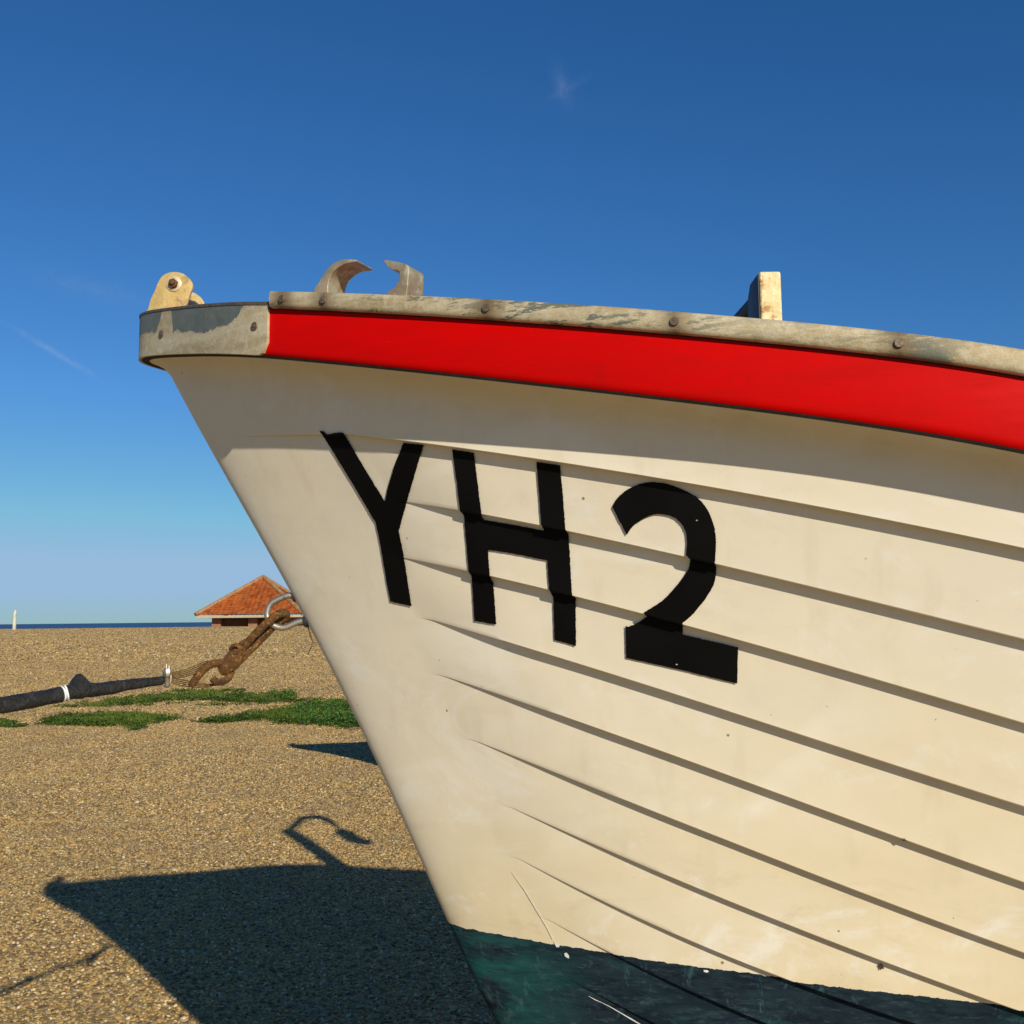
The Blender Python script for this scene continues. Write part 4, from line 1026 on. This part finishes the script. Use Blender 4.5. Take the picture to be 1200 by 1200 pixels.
# ------------------------------------------------------------ light, sky, camera
Ld = Vector(L).normalized(); az = math.atan2(-L[0], -L[1]); el = math.asin(-Ld.z); print('sun el', math.degrees(el), 'az', math.degrees(az))
sun = bpy.data.lights.new('sun', 'SUN'); sun.energy = 5.0; sun.angle = math.radians(.53); sun.color = (1, .925, .79)
so_ = bpy.data.objects.new('sun', sun); so_.rotation_euler = Ld.to_track_quat('-Z', 'Y').to_euler(); COL.objects.link(so_)
w = bpy.data.worlds.new('World'); S.world = w; w.use_nodes = True; nt = w.node_tree; bg = nt.nodes['Background']
sky = nt.nodes.new('ShaderNodeTexSky'); sky.sky_type = 'NISHITA'; sky.sun_disc = False; sky.sun_elevation = el; sky.sun_rotation = az
sky.air_density = 1.0; sky.dust_density = .22; sky.ozone_density = 3.0; sky.altitude = 0
sp_ = nt.nodes.new('ShaderNodeSeparateColor'); cb_ = nt.nodes.new('ShaderNodeCombineColor'); nt.links.new(sky.outputs[0], sp_.inputs[0])
for i, (pw, kk) in enumerate(((1.35, .270), (1.05, .69), (1.0, 1.12))):
    mn = nt.nodes.new('ShaderNodeMath'); mn.operation = 'MINIMUM'; mn.inputs[1].default_value = (6.9, 7.6, 7.4)[i]; nt.links.new(sp_.outputs[i], mn.inputs[0])
    p_ = nt.nodes.new('ShaderNodeMath'); p_.operation = 'POWER'; p_.inputs[1].default_value = pw; nt.links.new(mn.outputs[0], p_.inputs[0])
    q_ = nt.nodes.new('ShaderNodeMath'); q_.operation = 'MULTIPLY'; q_.inputs[1].default_value = kk; nt.links.new(p_.outputs[0], q_.inputs[0]); nt.links.new(q_.outputs[0], cb_.inputs[i])
tcw = nt.nodes.new('ShaderNodeTexCoord'); acc = cb_.outputs[0]
def wm(op, a, b=0., c=0.):
    m = nt.nodes.new('ShaderNodeMath'); m.operation = op
    for i, q in enumerate((a, b, c)):
        if hasattr(q, 'node'): nt.links.new(q, m.inputs[i])
        else: m.inputs[i].default_value = q
    return m.outputs[0]
# two faint wisps of high cloud
for (u, v, u2, v2, wd, amt) in ((655, 88, 664, 116, .0065, .05), (650, 112, 678, 96, .004, .025), (22, 388, 110, 440, .0030, .075), (40, 322, 170, 352, .010, .03)):
    a = Vector(ray(u, v)).normalized(); b = Vector(ray(u2, v2)).normalized(); ax = (b-a).normalized(); ct = ((a+b)/2).normalized(); sd = ax.cross(ct).normalized(); half = (b-a).length*.5+.006
    dp = []
    for vv, sc in ((ax, half), (sd, wd)):
        n = nt.nodes.new('ShaderNodeVectorMath'); n.operation = 'DOT_PRODUCT'; nt.links.new(tcw.outputs['Generated'], n.inputs[0]); n.inputs[1].default_value = vv/sc
        dp.append(wm('ADD', n.outputs['Value'], -float(ct.dot(vv))/sc))
    nz = nt.nodes.new('ShaderNodeTexNoise'); nz.inputs['Scale'].default_value = 75; nz.inputs['Detail'].default_value = 8; nz.inputs['Roughness'].default_value = .7; nz.inputs['Distortion'].default_value = 1.2; nt.links.new(tcw.outputs['Generated'], nz.inputs['Vector'])
    r2 = wm('ADD', wm('MULTIPLY', dp[0], dp[0]), wm('MULTIPLY', dp[1], dp[1]))
    g_ = wm('POWER', 2.718, wm('MULTIPLY', r2, -1.3)); n4 = nt.nodes.new('ShaderNodeVectorMath'); n4.operation = 'DOT_PRODUCT'; nt.links.new(tcw.outputs['Generated'], n4.inputs[0]); n4.inputs[1].default_value = ct
    g_ = wm('MULTIPLY', g_, wm('GREATER_THAN', n4.outputs['Value'], .9)); g_ = wm('MULTIPLY', g_, wm('MULTIPLY', wm('POWER', nz.outputs['Fac'], 2.2), amt*5))
    mx = nt.nodes.new('ShaderNodeMix'); mx.data_type = 'RGBA'; nt.links.new(g_, mx.inputs[0]); nt.links.new(acc, mx.inputs[6]); mx.inputs[7].default_value = (7, 8, 9.5, 1); acc = mx.outputs[2]
nt.links.new(acc, bg.inputs[0]); bg.inputs[1].default_value = .085
cam = bpy.data.cameras.new('camera'); co = bpy.data.objects.new('camera', cam); COL.objects.link(co); cam.sensor_width = 36; cam.lens = 36; cam.clip_start = .05; cam.clip_end = 60000
ZA = -Fv; co.matrix_world = Matrix(((XA[0], YA[0], ZA[0], 0), (XA[1], YA[1], ZA[1], 0), (XA[2], YA[2], ZA[2], H), (0, 0, 0, 1)))
S.camera = co; S.render.resolution_x = S.render.resolution_y = 1024
S.view_settings.view_transform = 'Standard'; S.view_settings.look = 'None'; S.view_settings.exposure = 0; S.view_settings.gamma = 1
S.render.engine = 'CYCLES'
